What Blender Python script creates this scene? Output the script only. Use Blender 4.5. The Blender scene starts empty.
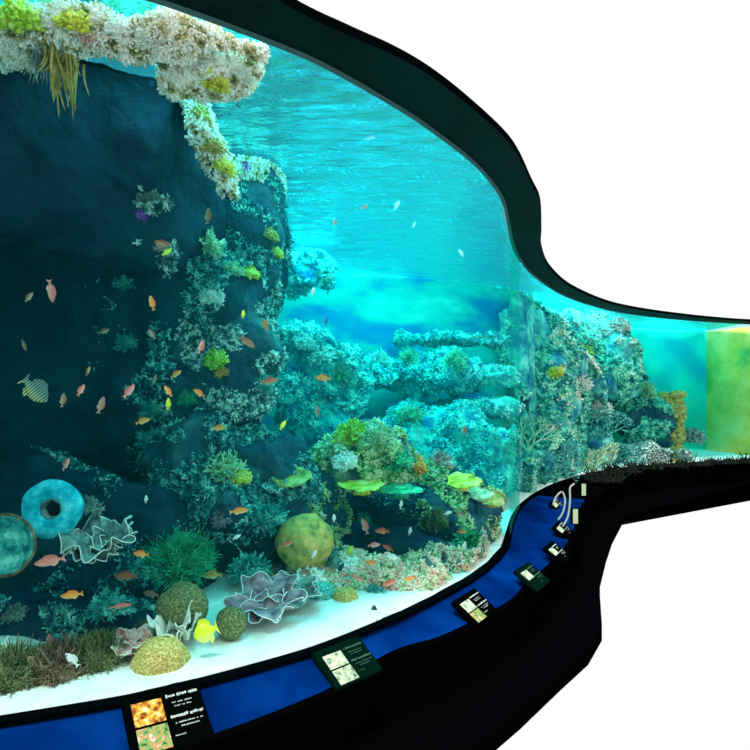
import bpy, math, random
import numpy as np
from mathutils import Vector, Matrix, noise
from mathutils.bvhtree import BVHTree

random.seed(7)
rng = np.random.default_rng(7)
SC = bpy.context.scene
COL = SC.collection
PI = math.pi
EYE, HZ, F = 1.7, 403.0, 600.0      # eye height, horizon row, focal length in pixels of a 750 frame

def P(px, py, d):
    """the point seen at px, py when it stands d metres in front of the lens"""
    return Vector(((px - 375.0) / F * d, d, EYE + (HZ - py) / F * d))

# ------------------------------------------------------------------ scene plumbing
def tag(o, label=None, cat=None, group=None, kind=None):
    if label: o['label'] = label
    if cat: o['category'] = cat
    if group: o['group'] = group
    if kind: o['kind'] = kind
    return o

def empty(name, loc):
    o = bpy.data.objects.new(name, None); COL.objects.link(o); o.location = loc
    o.empty_display_size = .05
    return o

def link(name, me, m=None, parent=None):
    if m is not None:
        for x in (m if isinstance(m, (list, tuple)) else [m]):
            me.materials.append(x)
    o = bpy.data.objects.new(name, me); COL.objects.link(o)
    if parent is not None: o.parent = parent
    return o

def mesh(name, V, Fc, m=None, parent=None, smooth=True):
    me = bpy.data.meshes.new(name)
    V = np.asarray(V, dtype=float)
    me.from_pydata(V.tolist(), [], Fc if isinstance(Fc, list) else Fc.tolist())
    if smooth: me.polygons.foreach_set('use_smooth', [True] * len(me.polygons))
    me.update()
    return link(name, me, m, parent)

# ------------------------------------------------------------------ materials
def rgb(r, g, b):
    f = lambda c: (c / 255 / 12.92) if c / 255 <= .04045 else ((c / 255 + .055) / 1.055) ** 2.4
    return (f(r), f(g), f(b), 1)

def mat_plain(name, col, rough=.6, spec=.3, metal=0.0, tint=None):
    m = bpy.data.materials.new(name); m.use_nodes = True
    b = m.node_tree.nodes['Principled BSDF']
    b.inputs['Base Color'].default_value = col
    b.inputs['Roughness'].default_value = rough
    b.inputs['Specular IOR Level'].default_value = spec
    b.inputs['Metallic'].default_value = metal
    if tint: b.inputs['Specular Tint'].default_value = tint
    return m

def mat_mottle(name, cols, scale=6, detail=6, bump=.4, bscale=None, rough=.85, kind='noise', pos=None, dist=.05, coord='Object', spec=.15):
    """patchy surface: noise or cells through a colour ramp, plus a fine bump"""
    m = bpy.data.materials.new(name); m.use_nodes = True
    nt = m.node_tree; N = nt.nodes; L = nt.links
    b = N['Principled BSDF']; b.inputs['Roughness'].default_value = rough
    b.inputs['Specular IOR Level'].default_value = spec
    tc = N.new('ShaderNodeTexCoord')
    if kind == 'voro':
        t = N.new('ShaderNodeTexVoronoi'); t.inputs['Scale'].default_value = scale
        src = t.outputs['Distance']
        L.new(tc.outputs[coord], t.inputs['Vector'])
    elif kind == 'cell':
        nz = N.new('ShaderNodeTexNoise'); nz.inputs['Scale'].default_value = scale * .6
        L.new(tc.outputs[coord], nz.inputs['Vector'])
        ad = N.new('ShaderNodeVectorMath'); ad.operation = 'MULTIPLY_ADD'
        ad.inputs[1].default_value = (.25, .25, .25)
        L.new(nz.outputs['Color'], ad.inputs[0]); L.new(tc.outputs[coord], ad.inputs[2])
        t = N.new('ShaderNodeTexVoronoi'); t.inputs['Scale'].default_value = scale
        L.new(ad.outputs[0], t.inputs['Vector'])
        sp = N.new('ShaderNodeSeparateColor'); L.new(t.outputs['Color'], sp.inputs[0])
        src = sp.outputs[0]
    else:
        t = N.new('ShaderNodeTexNoise'); t.inputs['Scale'].default_value = scale; t.inputs['Detail'].default_value = detail
        t.inputs['Roughness'].default_value = .65
        src = t.outputs['Fac']
        L.new(tc.outputs[coord], t.inputs['Vector'])
    cr = N.new('ShaderNodeValToRGB')
    el = cr.color_ramp.elements
    n = len(cols)
    if pos is None:
        pos = [.32 + .36 * i / (n - 1) for i in range(n)] if kind == 'noise' else [i / (n - 1) for i in range(n)]
    el[0].position = pos[0]; el[0].color = cols[0]
    el[1].position = pos[-1]; el[1].color = cols[-1]
    for i in range(1, n - 1):
        e = el.new(pos[i]); e.color = cols[i]
    L.new(src, cr.inputs['Fac']); L.new(cr.outputs['Color'], b.inputs['Base Color'])
    if bump:
        t2 = N.new('ShaderNodeTexNoise'); t2.inputs['Scale'].default_value = bscale or scale * 3; t2.inputs['Detail'].default_value = 6
        L.new(tc.outputs[coord], t2.inputs['Vector'])
        bp = N.new('ShaderNodeBump'); bp.inputs['Strength'].default_value = bump; bp.inputs['Distance'].default_value = dist
        L.new(t2.outputs['Fac'], bp.inputs['Height']); L.new(bp.outputs['Normal'], b.inputs['Normal'])
    return m

def mat_fish(name, back, side, belly, stripes=None):
    m = bpy.data.materials.new(name); m.use_nodes = True
    nt = m.node_tree; N = nt.nodes; L = nt.links
    b = N['Principled BSDF']; b.inputs['Roughness'].default_value = .45
    tc = N.new('ShaderNodeTexCoord'); sx = N.new('ShaderNodeSeparateXYZ'); L.new(tc.outputs['Object'], sx.inputs[0])
    mr = N.new('ShaderNodeMapRange'); mr.inputs[1].default_value = -.16; mr.inputs[2].default_value = .16
    L.new(sx.outputs['Z'], mr.inputs[0])
    cr = N.new('ShaderNodeValToRGB'); e = cr.color_ramp.elements
    e[0].position = .1; e[0].color = belly; e[1].position = .9; e[1].color = back
    k = e.new(.5); k.color = side
    L.new(mr.outputs[0], cr.inputs['Fac'])
    out = cr.outputs['Color']
    if stripes:
        w = N.new('ShaderNodeTexWave'); w.inputs['Scale'].default_value = stripes[1]; w.bands_direction = 'X'
        L.new(tc.outputs['Object'], w.inputs['Vector'])
        mx = N.new('ShaderNodeMix'); mx.data_type = 'RGBA'; mx.inputs['B'].default_value = stripes[0]
        cr2 = N.new('ShaderNodeValToRGB'); cr2.color_ramp.elements[0].position = .45; cr2.color_ramp.elements[1].position = .6
        L.new(w.outputs['Color'], cr2.inputs['Fac']); L.new(cr2.outputs['Color'], mx.inputs['Factor'])
        L.new(out, mx.inputs['A']); out = mx.outputs['Result']
    L.new(out, b.inputs['Base Color'])
    return m

C = lambda r, g, b: (r, g, b, 1)
M = {}
M['black'] = mat_plain('black_laminate', C(.0010, .0010, .0014), .9, .0)
M['lip'] = mat_plain('black_rubber', C(.001, .002, .003), .9, .0)
M['rail_blue'] = mat_mottle('blue_lit_laminate', [rgb(0, 20, 70), rgb(0, 38, 100), rgb(2, 56, 128)], 1.5, 3, .02, 20, .8, spec=.0, pos=[.3, .5, .7])
M['soffit'] = mat_mottle('dark_green_panel', [C(.0, .008, .007), C(.0, .016, .014)], 2, 3, .02, 10, .6, spec=.08)
M['fascia'] = mat_plain('near_black_fascia', C(.001, .002, .002), .9, .0)
M['hood'] = mat_plain('hood_grey', C(.3, .35, .35), .8, .1)
M['sand'] = mat_mottle('white_coral_sand', [C(.62, .66, .60), C(.82, .86, .80), C(.95, .96, .9)], 5, 8, .3, 60, .95, dist=.02)
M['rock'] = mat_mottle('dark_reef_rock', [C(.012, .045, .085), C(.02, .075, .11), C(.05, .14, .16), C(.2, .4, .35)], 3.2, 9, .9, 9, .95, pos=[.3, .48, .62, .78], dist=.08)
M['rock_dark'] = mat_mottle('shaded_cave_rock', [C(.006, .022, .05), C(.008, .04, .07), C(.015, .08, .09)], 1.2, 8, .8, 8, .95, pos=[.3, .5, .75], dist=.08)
M['rock_mid'] = mat_mottle('encrusted_reef_rock', [C(.03, .06, .08), C(.08, .18, .16), C(.25, .38, .28), C(.5, .6, .4)], 7, 9, .9, 16, .95, pos=[.36, .48, .6, .72], dist=.06)
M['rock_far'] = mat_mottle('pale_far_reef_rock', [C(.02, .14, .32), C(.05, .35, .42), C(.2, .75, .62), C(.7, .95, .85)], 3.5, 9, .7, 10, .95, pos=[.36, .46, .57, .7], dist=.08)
M['crust_pale'] = mat_mottle('pale_coral_crust', [C(.02, .07, .09), C(.12, .25, .25), C(.75, .85, .75), C(1, .95, .85)], 22, 3, .3, 80, .9, pos=[.36, .48, .58, .66])
M['crust_white'] = mat_mottle('whitish_coral_crust', [C(.10, .13, .05), C(.55, .45, .2), C(.95, .85, .75), C(1, .95, .9), C(.8, .7, .15)], 16, 4, .3, 80, .9, pos=[.34, .43, .5, .6, .68])
M['crust_teal'] = mat_mottle('teal_coral_crust', [C(.01, .05, .08), C(.03, .20, .22), C(.15, .55, .48), C(.7, .95, .8)], 20, 3, .3, 80, .9, pos=[.36, .48, .58, .68])
M['crust_green'] = mat_mottle('green_yellow_crust', [C(.02, .08, .06), C(.15, .40, .15), C(.65, .72, .3), C(1, .95, .75), C(.9, .45, .15)], 18, 3, .3, 80, .9, pos=[.34, .45, .54, .62, .72])
M['crust_rubble'] = mat_mottle('mixed_rubble_crust', [C(.05, .18, .15), C(.5, .6, .3), C(.95, .85, .7), C(.9, .4, .25), C(.2, .7, .6)], 9, 4, .3, 80, .9, pos=[.34, .44, .52, .6, .68])
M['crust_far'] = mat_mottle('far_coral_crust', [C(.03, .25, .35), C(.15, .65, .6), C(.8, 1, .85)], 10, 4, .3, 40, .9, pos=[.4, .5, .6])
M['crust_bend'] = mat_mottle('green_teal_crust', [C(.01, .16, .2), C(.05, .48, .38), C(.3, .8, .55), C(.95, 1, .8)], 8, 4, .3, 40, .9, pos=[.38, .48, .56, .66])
def coral_mats():
    T = {
        'white': [C(.5, .55, .5), C(.9, .88, .8), C(1, .97, .92)],
        'pink': [C(.35, .15, .12), C(.75, .4, .34), C(.95, .75, .68)],
        'yellow': [C(.35, .3, .03), C(.75, .7, .08), C(.95, .9, .35)],
        'lime': [C(.18, .3, .02), C(.5, .65, .06), C(.8, .9, .3)],
        'ochre': [C(.22, .16, .04), C(.5, .38, .1), C(.75, .6, .25)],
        'orange': [C(.5, .15, .03), C(.9, .4, .08), C(1, .65, .2)],
        'olive': [C(.05, .07, .03), C(.14, .17, .07), C(.3, .32, .14)],
        'green': [C(.01, .14, .06), C(.03, .4, .2), C(.15, .7, .4)],
        'teal': [C(.01, .14, .15), C(.05, .4, .36), C(.3, .8, .65)],
        'palegreen': [C(.12, .3, .16), C(.4, .65, .38), C(.75, .9, .65)],
        'grey': [C(.06, .09, .09), C(.2, .28, .26), C(.5, .6, .52)],
        'mauve': [C(.14, .09, .11), C(.36, .25, .3), C(.6, .5, .52)],
        'blue': [C(.0, .3, .42), C(.02, .55, .68), C(.2, .85, .9)],
        'purple': [C(.2, .02, .35), C(.45, .05, .6), C(.6, .3, .8)],
        'amber': [C(.10, .22, .10), C(.62, .42, .10), C(1, .55, .18)],
        'brown': [C(.08, .05, .03), C(.2, .13, .08), C(.4, .3, .2)],
    }
    for k, c in T.items():
        M['c_' + k] = mat_mottle('coral_' + k, c, 14, 6, .5, 90, .9, pos=[.36, .5, .66], dist=.01)
        M['b_' + k] = mat_mottle('brain_coral_' + k, c, 85, 2, .5, 160, .9, kind='voro', pos=[.1, .45, .8], dist=.01)
coral_mats()
M['rimwhite'] = mat_plain('pale_coral_rim', C(.9, .92, .85), .8)

# ------------------------------------------------------------------ curves of the window front
GL = [(-300, 2.15), (-90, 2.42 - .12), (60, 2.47), (160, 2.63), (284, 2.97), (338, 3.2), (401, 3.6), (430, 3.86), (466, 4.29), (487, 4.7),
      (501, 5.2), (506, 5.83), (510, 6.5), (518, 7.3), (532, 8.2), (555, 9.4), (580, 10.4), (620, 11.6), (680, 12.6), (750, 13.3), (850, 14.0)]
HO = [(-300, 1.6), (-90, 1.8), (60, 2.0), (190, 2.28), (292, 2.66), (350, 2.86), (394, 3.02), (430, 3.21), (466, 3.5), (502, 3.92),
      (518, 4.25), (531, 4.78), (540, 5.25), (541.5, 6.0), (541.5, 6.83), (551, 7.9), (575, 9.25), (618, 10.8), (680, 12.0), (750, 12.9), (850, 13.6)]
RO = [(-300, 1.85), (-90, 2.0), (60, 2.2), (200, 2.40), (316, 2.76), (345, 2.93), (395, 3.27), (448, 3.50), (509, 4.05), (530, 4.5),
      (556, 5.15), (572, 5.8), (580, 6.6), (584, 7.5), (590, 8.4), (604, 9.4), (616, 10.3), (640, 11.3), (690, 12.3), (750, 13.0), (850, 13.7)]
BK = [(-300, 5.5), (100, 6.6), (250, 8.2), (400, 8.8), (500, 9.6), (520, 10.4), (545, 11.6), (585, 13.4), (640, 14.8), (706, 15.2), (740, 14.0), (850, 14.3)]

def plan(pts): return [Vector(((p - 375) / F * d, d)) for p, d in pts]
def smooth_curve(pts, sub=8):
    """Catmull-Rom through plan points, the same number of samples for every list of the same length"""
    q = plan(pts); out = []
    for i in range(len(q) - 1):
        p0 = q[max(i - 1, 0)]; p1 = q[i]; p2 = q[i + 1]; p3 = q[min(i + 2, len(q) - 1)]
        for k in range(sub):
            t = k / sub
            out.append(.5 * ((2 * p1) + (p2 - p0) * t + (2 * p0 - 5 * p1 + 4 * p2 - p3) * t * t + (3 * p1 - p0 - 3 * p2 + p3) * t ** 3))
    out.append(q[-1])
    return out
cg, ch, crl = smooth_curve(GL), smooth_curve(HO), smooth_curve(RO)
NC = len(cg)
def interp(pts, px):
    return float(np.interp(px, [p for p, _ in pts], [d for _, d in pts]))
G = lambda px: interp(GL, px)
B = lambda px: interp(BK, px)
def outward(i):
    a = cg[max(i - 1, 0)]; b = cg[min(i + 1, NC - 1)]; t = (b - a).normalized()
    return Vector((t.y, -t.x))

def strip(name, rows, m, parent=None, smooth=True, closed=False):
    """rows: lists of equally many 3D points; bridges consecutive rows"""
    n = len(rows[0]); V = [tuple(p) for r in rows for p in r]; Fc = []
    R = len(rows)
    for r in range(R if closed else R - 1):
        s = (r + 1) % R
        for i in range(n - 1):
            Fc.append((r * n + i, r * n + i + 1, s * n + i + 1, s * n + i))
    if closed:
        Fc.append(tuple(r * n for r in range(R))[::-1]); Fc.append(tuple(r * n + n - 1 for r in range(R)))
    return mesh(name, V, Fc, m, parent, smooth)
def row(c, z, off=0.0):
    if off: return [(c[i].x + outward(i).x * off, c[i].y + outward(i).y * off, z) for i in range(NC)]
    return [(p.x, p.y, z) for p in c]

ZB, ZT, ZW = .45, 3.45, 3.56
# header
hd = strip('trim_1', [row(ch, ZT), row(cg, ZT, .01), row(cg, ZT + .05, .01), row(ch, ZT + .05)], [M['soffit'], M['fascia']], smooth=False, closed=True)
for p in hd.data.polygons:
    if abs(p.normal.z) < .5: p.material_index = 1
tag(hd, 'dark green soffit overhanging the top of the tank window', kind='structure')
# thin bright edge bead along the top of the glass
bead = strip('trim_2', [row(cg, ZT - .012, .035), row(cg, ZT - .012, .01), row(cg, ZT, .01), row(cg, ZT, .035)], mat_plain('pale_bead', C(.06, .14, .14), .8, 0), smooth=False, closed=True)
tag(bead, kind='structure')
# glass pane: clear acrylic
gm = bpy.data.materials.new('clear_acrylic'); gm.use_nodes = True
nt = gm.node_tree; nt.nodes.remove(nt.nodes['Principled BSDF'])
tr = nt.nodes.new('ShaderNodeBsdfTransparent'); tr.inputs['Color'].default_value = (.96, 1, .995, 1)
nt.links.new(tr.outputs[0], nt.nodes['Material Output'].inputs['Surface'])
pane = strip('window_1', [row(cg, ZB, .045), row(cg, ZT, .045), row(cg, ZT, .0), row(cg, ZB, .0)], gm, closed=True)
tag(pane, 'curved clear acrylic aquarium window', kind='structure')
# sill lip, rail, front
lip = strip('trim_3', [row(cg, ZB - .02, .06), row(cg, ZB + .004, .06), row(cg, ZB + .004, .0), row(cg, ZB - .02, .0)], M['lip'], smooth=False, closed=True)
tag(lip, kind='structure')
def mixc(a, b, t): return [a[i].lerp(b[i], t) for i in range(NC)]
ZR0, ZR1 = ZB - .005, .33
r1, r2 = mixc(cg, crl, .10), mixc(cg, crl, .92)
rl = strip('label_rail', [row(cg, ZR0), row(r1, ZR0 - .012), row(r2, ZR1 + .016), row(crl, ZR1), row(crl, ZR1 - .09), row(r2, ZR1 - .1)], [M['rail_blue'], M['black']], smooth=False)
nseg = NC - 1
for k, p in enumerate(rl.data.polygons):
    r, i = divmod(k, nseg)
    p.material_index = 0 if (r in (0, 1) and i < 112 and not (r == 0 and i < 0)) else 1  # tank light put into the colour: blue where lit, black at the unlit end
tag(rl, 'blue curved rail shelf running below the aquarium window', 'rail')
fr = strip('wall_front', [row(r2, ZR1 - .02), row(r2, 0), row(cg, 0, -.02), row(cg, ZR0 - .01, -.02)], M['black'], smooth=False)
tag(fr, kind='structure')
# black platform
def fl(px, py): d = EYE * F / (py - HZ); return ((px - 375) / F * d, d)
edge = [fl(750, 491), fl(690, 503), fl(645, 512), fl(622, 517), fl(612, 535), fl(606, 552), fl(600, 575), fl(600, 596), fl(602, 625), fl(588, 648), fl(560, 672), fl(520, 708), fl(478, 742), fl(455, 752), (-.2, 2.1), (-.5, 1.2), (-1.2, .7), (-4.5, .7)]
edge = [(14, 13.0 * 1.22), (9.0, 13.6)] [1:] + edge
inner = [(p.x, p.y) for p in mixc(cg, crl, .5)]
poly = edge + [q for q in inner]
V = [(x, y, 0) for x, y in poly] + [(x, y, -.12) for x, y in poly]; n = len(poly)
Fc = [tuple(range(n))[::-1], tuple(range(n, 2 * n))] + [(i, (i + 1) % n, n + (i + 1) % n, n + i) for i in range(n)]
fo = mesh('floor', V, Fc, M['black'], smooth=False); tag(fo, 'black platform in front of the tank', kind='structure')

# ------------------------------------------------------------------ tank shell
PX = np.concatenate([np.linspace(-300, 480, 80), np.linspace(484, 600, 50), np.linspace(606, 850, 30)])
def frac(px, t):
    g, b = G(px), B(px); d = g + (b - g) * t
    return (px - 375) / F * d, d
def sand_z(x, y, t, px):
    z = .455 + .05 * (B(px) - G(px)) * t * .6 + .03 * noise.fractal(Vector((x * 1.5, y * 1.5, 0)), 1, 2, 4) * min(1, t * 12)
    return z
V = []; rows = 60
for r in range(rows):
    t = (r / (rows - 1)) ** 1.6
    for px in PX:
        x, y = frac(px, t); V.append((x, y, sand_z(x, y, t, px)))
n = len(PX)
Fc = [(r * n + i, r * n + i + 1, (r + 1) * n + i + 1, (r + 1) * n + i) for r in range(rows - 1) for i in range(n - 1)]
sand = mesh('tank_floor', V, Fc, M['sand']); tag(sand, 'white sand bed of the aquarium', kind='structure')
bvh_sand = BVHTree.FromPolygons([Vector(v) for v in V], Fc)

# back wall: water haze put into its colour as blue and turquoise patches
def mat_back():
    m = bpy.data.materials.new('blue_haze_backdrop'); m.use_nodes = True
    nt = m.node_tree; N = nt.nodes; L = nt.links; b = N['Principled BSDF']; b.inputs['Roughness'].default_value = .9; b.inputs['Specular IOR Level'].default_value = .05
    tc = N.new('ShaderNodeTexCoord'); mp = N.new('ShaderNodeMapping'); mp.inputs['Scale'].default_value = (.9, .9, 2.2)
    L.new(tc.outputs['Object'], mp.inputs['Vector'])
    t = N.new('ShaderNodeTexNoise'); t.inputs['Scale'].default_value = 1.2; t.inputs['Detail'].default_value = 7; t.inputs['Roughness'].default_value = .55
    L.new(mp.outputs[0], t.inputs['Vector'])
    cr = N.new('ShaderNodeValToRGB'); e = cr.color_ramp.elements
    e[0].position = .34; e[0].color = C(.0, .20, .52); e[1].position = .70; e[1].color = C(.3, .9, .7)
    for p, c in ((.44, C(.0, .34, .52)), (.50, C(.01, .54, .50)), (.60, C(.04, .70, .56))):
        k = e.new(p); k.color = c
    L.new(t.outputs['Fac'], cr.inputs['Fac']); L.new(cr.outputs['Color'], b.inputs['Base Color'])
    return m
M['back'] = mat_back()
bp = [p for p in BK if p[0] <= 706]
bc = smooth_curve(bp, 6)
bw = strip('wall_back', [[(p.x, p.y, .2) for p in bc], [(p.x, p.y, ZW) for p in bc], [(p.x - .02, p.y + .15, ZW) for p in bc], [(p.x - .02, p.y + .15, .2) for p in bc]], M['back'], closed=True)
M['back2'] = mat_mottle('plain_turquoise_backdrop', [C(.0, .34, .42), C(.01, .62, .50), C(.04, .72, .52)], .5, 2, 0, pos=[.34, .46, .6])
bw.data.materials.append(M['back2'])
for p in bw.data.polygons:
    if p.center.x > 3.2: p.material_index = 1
tag(bw, 'tank back wall with turquoise and blue water haze painted on', kind='structure')
M['yg'] = mat_mottle('yellow_green_panel', [C(.10, .36, .12), C(.42, .46, .08), C(.9, .55, .10), C(1, .70, .25)], 1.1, 4, .05, 10, .8, pos=[.3, .42, .55, .7])
y0 = Vector(((706 - 375) / F * 15.2, 15.2)); y1 = Vector(((762 - 375) / F * 13.9, 13.9)); y2 = Vector((9.6, 13.9))
yw = strip('wall_right', [[(p.x, p.y, .2) for p in (y0, y1, y2)], [(p.x, p.y, 3.5) for p in (y0, y1, y2)], [(p.x + .1, p.y + .15, 3.5) for p in (y0, y1, y2)], [(p.x + .1, p.y + .15, .2) for p in (y0, y1, y2)]], M['yg'], smooth=False, closed=True)
tag(yw, 'yellow green end wall of the tank', kind='structure')
gl0, bl0 = plan([GL[0]])[0], plan([BK[0]])[0]
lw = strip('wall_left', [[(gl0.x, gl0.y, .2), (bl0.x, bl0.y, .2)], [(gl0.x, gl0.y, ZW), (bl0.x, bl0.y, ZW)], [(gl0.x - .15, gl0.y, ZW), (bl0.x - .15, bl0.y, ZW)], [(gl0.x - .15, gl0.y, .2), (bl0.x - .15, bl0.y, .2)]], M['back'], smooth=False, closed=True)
tag(lw, kind='structure')
# hood rising from the glass top up to the water level, just inside
def inn(i, off): return (cg[i].x - outward(i).x * off, cg[i].y - outward(i).y * off)
hood = strip('trim_4', [[(*inn(i, .0), ZT) for i in range(NC)], [(*inn(i, .0), ZT + .05) for i in range(NC)], [(*inn(i, .0), ZW) for i in range(NC)]], M['hood'])
tag(hood, kind='structure')
# water body (absorbs red) and its rippled surface
wm = bpy.data.materials.new('sea_water'); wm.use_nodes = True
nt = wm.node_tree; nt.nodes.remove(nt.nodes['Principled BSDF'])
va = nt.nodes.new('ShaderNodeVolumeAbsorption'); va.inputs['Color'].default_value = (0, .88, .875, 1); va.inputs['Density'].default_value = .42
vs = nt.nodes.new('ShaderNodeVolumeScatter'); vs.inputs['Color'].default_value = (.03, .85, .92, 1); vs.inputs['Density'].default_value = .026; vs.inputs['Anisotropy'].default_value = .2
av = nt.nodes.new('ShaderNodeAddShader'); nt.links.new(va.outputs[0], av.inputs[0]); nt.links.new(vs.outputs[0], av.inputs[1])
nt.links.new(av.outputs[0], nt.nodes['Material Output'].inputs['Volume'])
ci = [Vector(inn(i, .012)) for i in range(0, NC, 2)]
bc2 = [p for p in reversed(smooth_curve(bp, 3))]
pl = [(p.x, p.y) for p in ci if p.y < 13.6 and p.x < 8.5] + [(y1.x + .3, y1.y - .1)] + [(p.x, p.y) for p in bc2]
n = len(pl)
V = [(x, y, .25) for x, y in pl] + [(x, y, ZW - .02) for x, y in pl]
Fc = [tuple(range(n))[::-1], tuple(range(n, 2 * n))] + [(i, (i + 1) % n, n + (i + 1) % n, n + i) for i in range(n)]
wb = mesh('water_body', V, Fc, wm, smooth=False); tag(wb, 'clear blue green sea water filling the tank', kind='structure')
def mat_surface():
    m = bpy.data.materials.new('water_surface'); m.use_nodes = True
    nt = m.node_tree; N = nt.nodes; L = nt.links; N.remove(N['Principled BSDF'])
    g = N.new('ShaderNodeBsdfGlossy'); g.inputs['Roughness'].default_value = .04; g.inputs['Color'].default_value = (.12, .86, .95, 1)
    t = N.new('ShaderNodeBsdfTransparent'); t.inputs['Color'].default_value = (.12, .85, .95, 1)
    mx = N.new('ShaderNodeMixShader'); mx.inputs[0].default_value = .80
    tc = N.new('ShaderNodeTexCoord'); nz = N.new('ShaderNodeTexNoise'); nz.inputs['Scale'].default_value = 5; nz.inputs['Detail'].default_value = 5
    mpw = N.new('ShaderNodeMapping'); mpw.inputs['Scale'].default_value = (.6, 1.5, 1); L.new(tc.outputs['Object'], mpw.inputs['Vector']); L.new(mpw.outputs[0], nz.inputs['Vector'])
    bp_ = N.new('ShaderNodeBump'); bp_.inputs['Strength'].default_value = .8; bp_.inputs['Distance'].default_value = .08
    L.new(nz.outputs['Fac'], bp_.inputs['Height']); L.new(bp_.outputs['Normal'], g.inputs['Normal'])
    L.new(t.outputs[0], mx.inputs[1]); L.new(g.outputs[0], mx.inputs[2]); L.new(mx.outputs[0], N['Material Output'].inputs['Surface'])
    return m
V = []; rows = 90
PX2 = np.linspace(-300, 846, 170)
for r in range(rows):
    t = (r / (rows - 1))
    for px in PX2:
        g_, b_ = G(px) + .03, B(px) - .02; d = g_ + (b_ - g_) * t; x = (px - 375) / F * d
        q = Vector((x * 1.3, d * 2.4, 0))
        k_ = max(.1, min(1, (6.5 - x) / 4)); V.append((x, d, ZW - .03 * (1 - k_) + k_ * (.035 * noise.noise(q) + .02 * noise.noise(q * 2.7))))
n = len(PX2)
Fc = [(r * n + i, r * n + i + 1, (r + 1) * n + i + 1, (r + 1) * n + i) for r in range(rows - 1) for i in range(n - 1)]
ws = mesh('water_surface', V, Fc, mat_surface()); tag(ws, 'rippled water surface of the tank seen from below', kind='structure')
# added tinted strip: refracted light streak of the bulge put into colour
jm = bpy.data.materials.new('bend_light_streak'); jm.use_nodes = True
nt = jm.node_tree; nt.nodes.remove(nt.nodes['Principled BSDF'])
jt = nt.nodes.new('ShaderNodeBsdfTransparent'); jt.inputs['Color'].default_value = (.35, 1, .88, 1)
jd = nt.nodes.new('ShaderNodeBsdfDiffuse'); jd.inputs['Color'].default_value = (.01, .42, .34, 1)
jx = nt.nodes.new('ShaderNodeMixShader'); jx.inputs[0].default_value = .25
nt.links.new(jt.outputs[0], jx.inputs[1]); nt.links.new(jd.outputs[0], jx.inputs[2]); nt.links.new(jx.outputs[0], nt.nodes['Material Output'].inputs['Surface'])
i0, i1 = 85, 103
jn = strip('streak_strip', [[(*(cg[i] + outward(i) * .047), z) for i in range(i0, i1)] for z in (ZB, ZT - .02)], jm)
tag(jn, 'pale light streak painted where the acrylic window bends', kind='structure')
# ------------------------------------------------------------------ rocks
_ico = {}
def ico(sub):
    if sub not in _ico:
        import bmesh
        bm = bmesh.new(); bmesh.ops.create_icosphere(bm, subdivisions=sub, radius=1)
        V = np.array([v.co[:] for v in bm.verts]); Fc = np.array([[v.index for v in f.verts] for f in bm.faces]); bm.free()
        _ico[sub] = (V, Fc)
    return _ico[sub]
ROCKS = []      # (object, verts, faces)
def tri_data(V, Fc):
    a, b, c = V[Fc[:, 0]], V[Fc[:, 1]], V[Fc[:, 2]]
    nrm = np.cross(b - a, c - a); ar = np.linalg.norm(nrm, axis=1); nrm = nrm / (ar[:, None] + 1e-9)
    return a, b, c, nrm, ar
def clampin(V):
    """keeps a rock behind the glass, in front of the back wall and below the water"""
    px = 375 + V[:, 0] / V[:, 1] * F
    g = np.interp(px, [p for p, _ in GL], [d for _, d in GL]) + .12
    V[:, 1] = np.maximum(V[:, 1], g)
    V[:, 1] = np.minimum(V[:, 1], np.interp(px, [p for p, _ in BK], [d for _, d in BK]) - .12)
    V[:, 2] = np.minimum(V[:, 2], ZW - .06 + .0 * V[:, 2])
    V[:, 2] = np.maximum(V[:, 2], .3)
    return V
def rock(name, label, cat, px, py, d, ax, sub=5, seed=0, amp=.22, fs=1.4, m='rock', sq=.75, lean=0.0, carve=None, group=None):
    c = P(px, py, d); V0, Fc = ico(sub)
    V = np.sign(V0) * np.abs(V0) ** sq
    A = np.array(ax); out = np.empty_like(V)
    S = np.array([seed * 7.13, seed * 3.7, seed * 1.9])
    for i, v in enumerate(V):
        w = v * A; q = Vector(w * fs + S)
        h = noise.fractal(q, .9, 2.1, 6) * .7 + noise.ridged_multi_fractal(q * .8, 1.0, 2.2, 4, 1.0, 2.0) * .35 - .35
        h2 = noise.voronoi(q * 2.2)[0][0]
        nn = V0[i] / A; nn = nn / np.linalg.norm(nn)
        k = amp * (h + .35 * (.4 - h2))
        out[i] = w + nn * k
    out[:, 0] += lean * out[:, 2]
    W = out + np.array(c)
    if carve is not None: W = carve(W)
    W = clampin(W)
    o = mesh(name, W - np.array(c), Fc, M[m]); o.location = c
    tag(o, label, cat, group)
    ROCKS.append((o, W, Fc))
    return o, W, Fc

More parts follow.
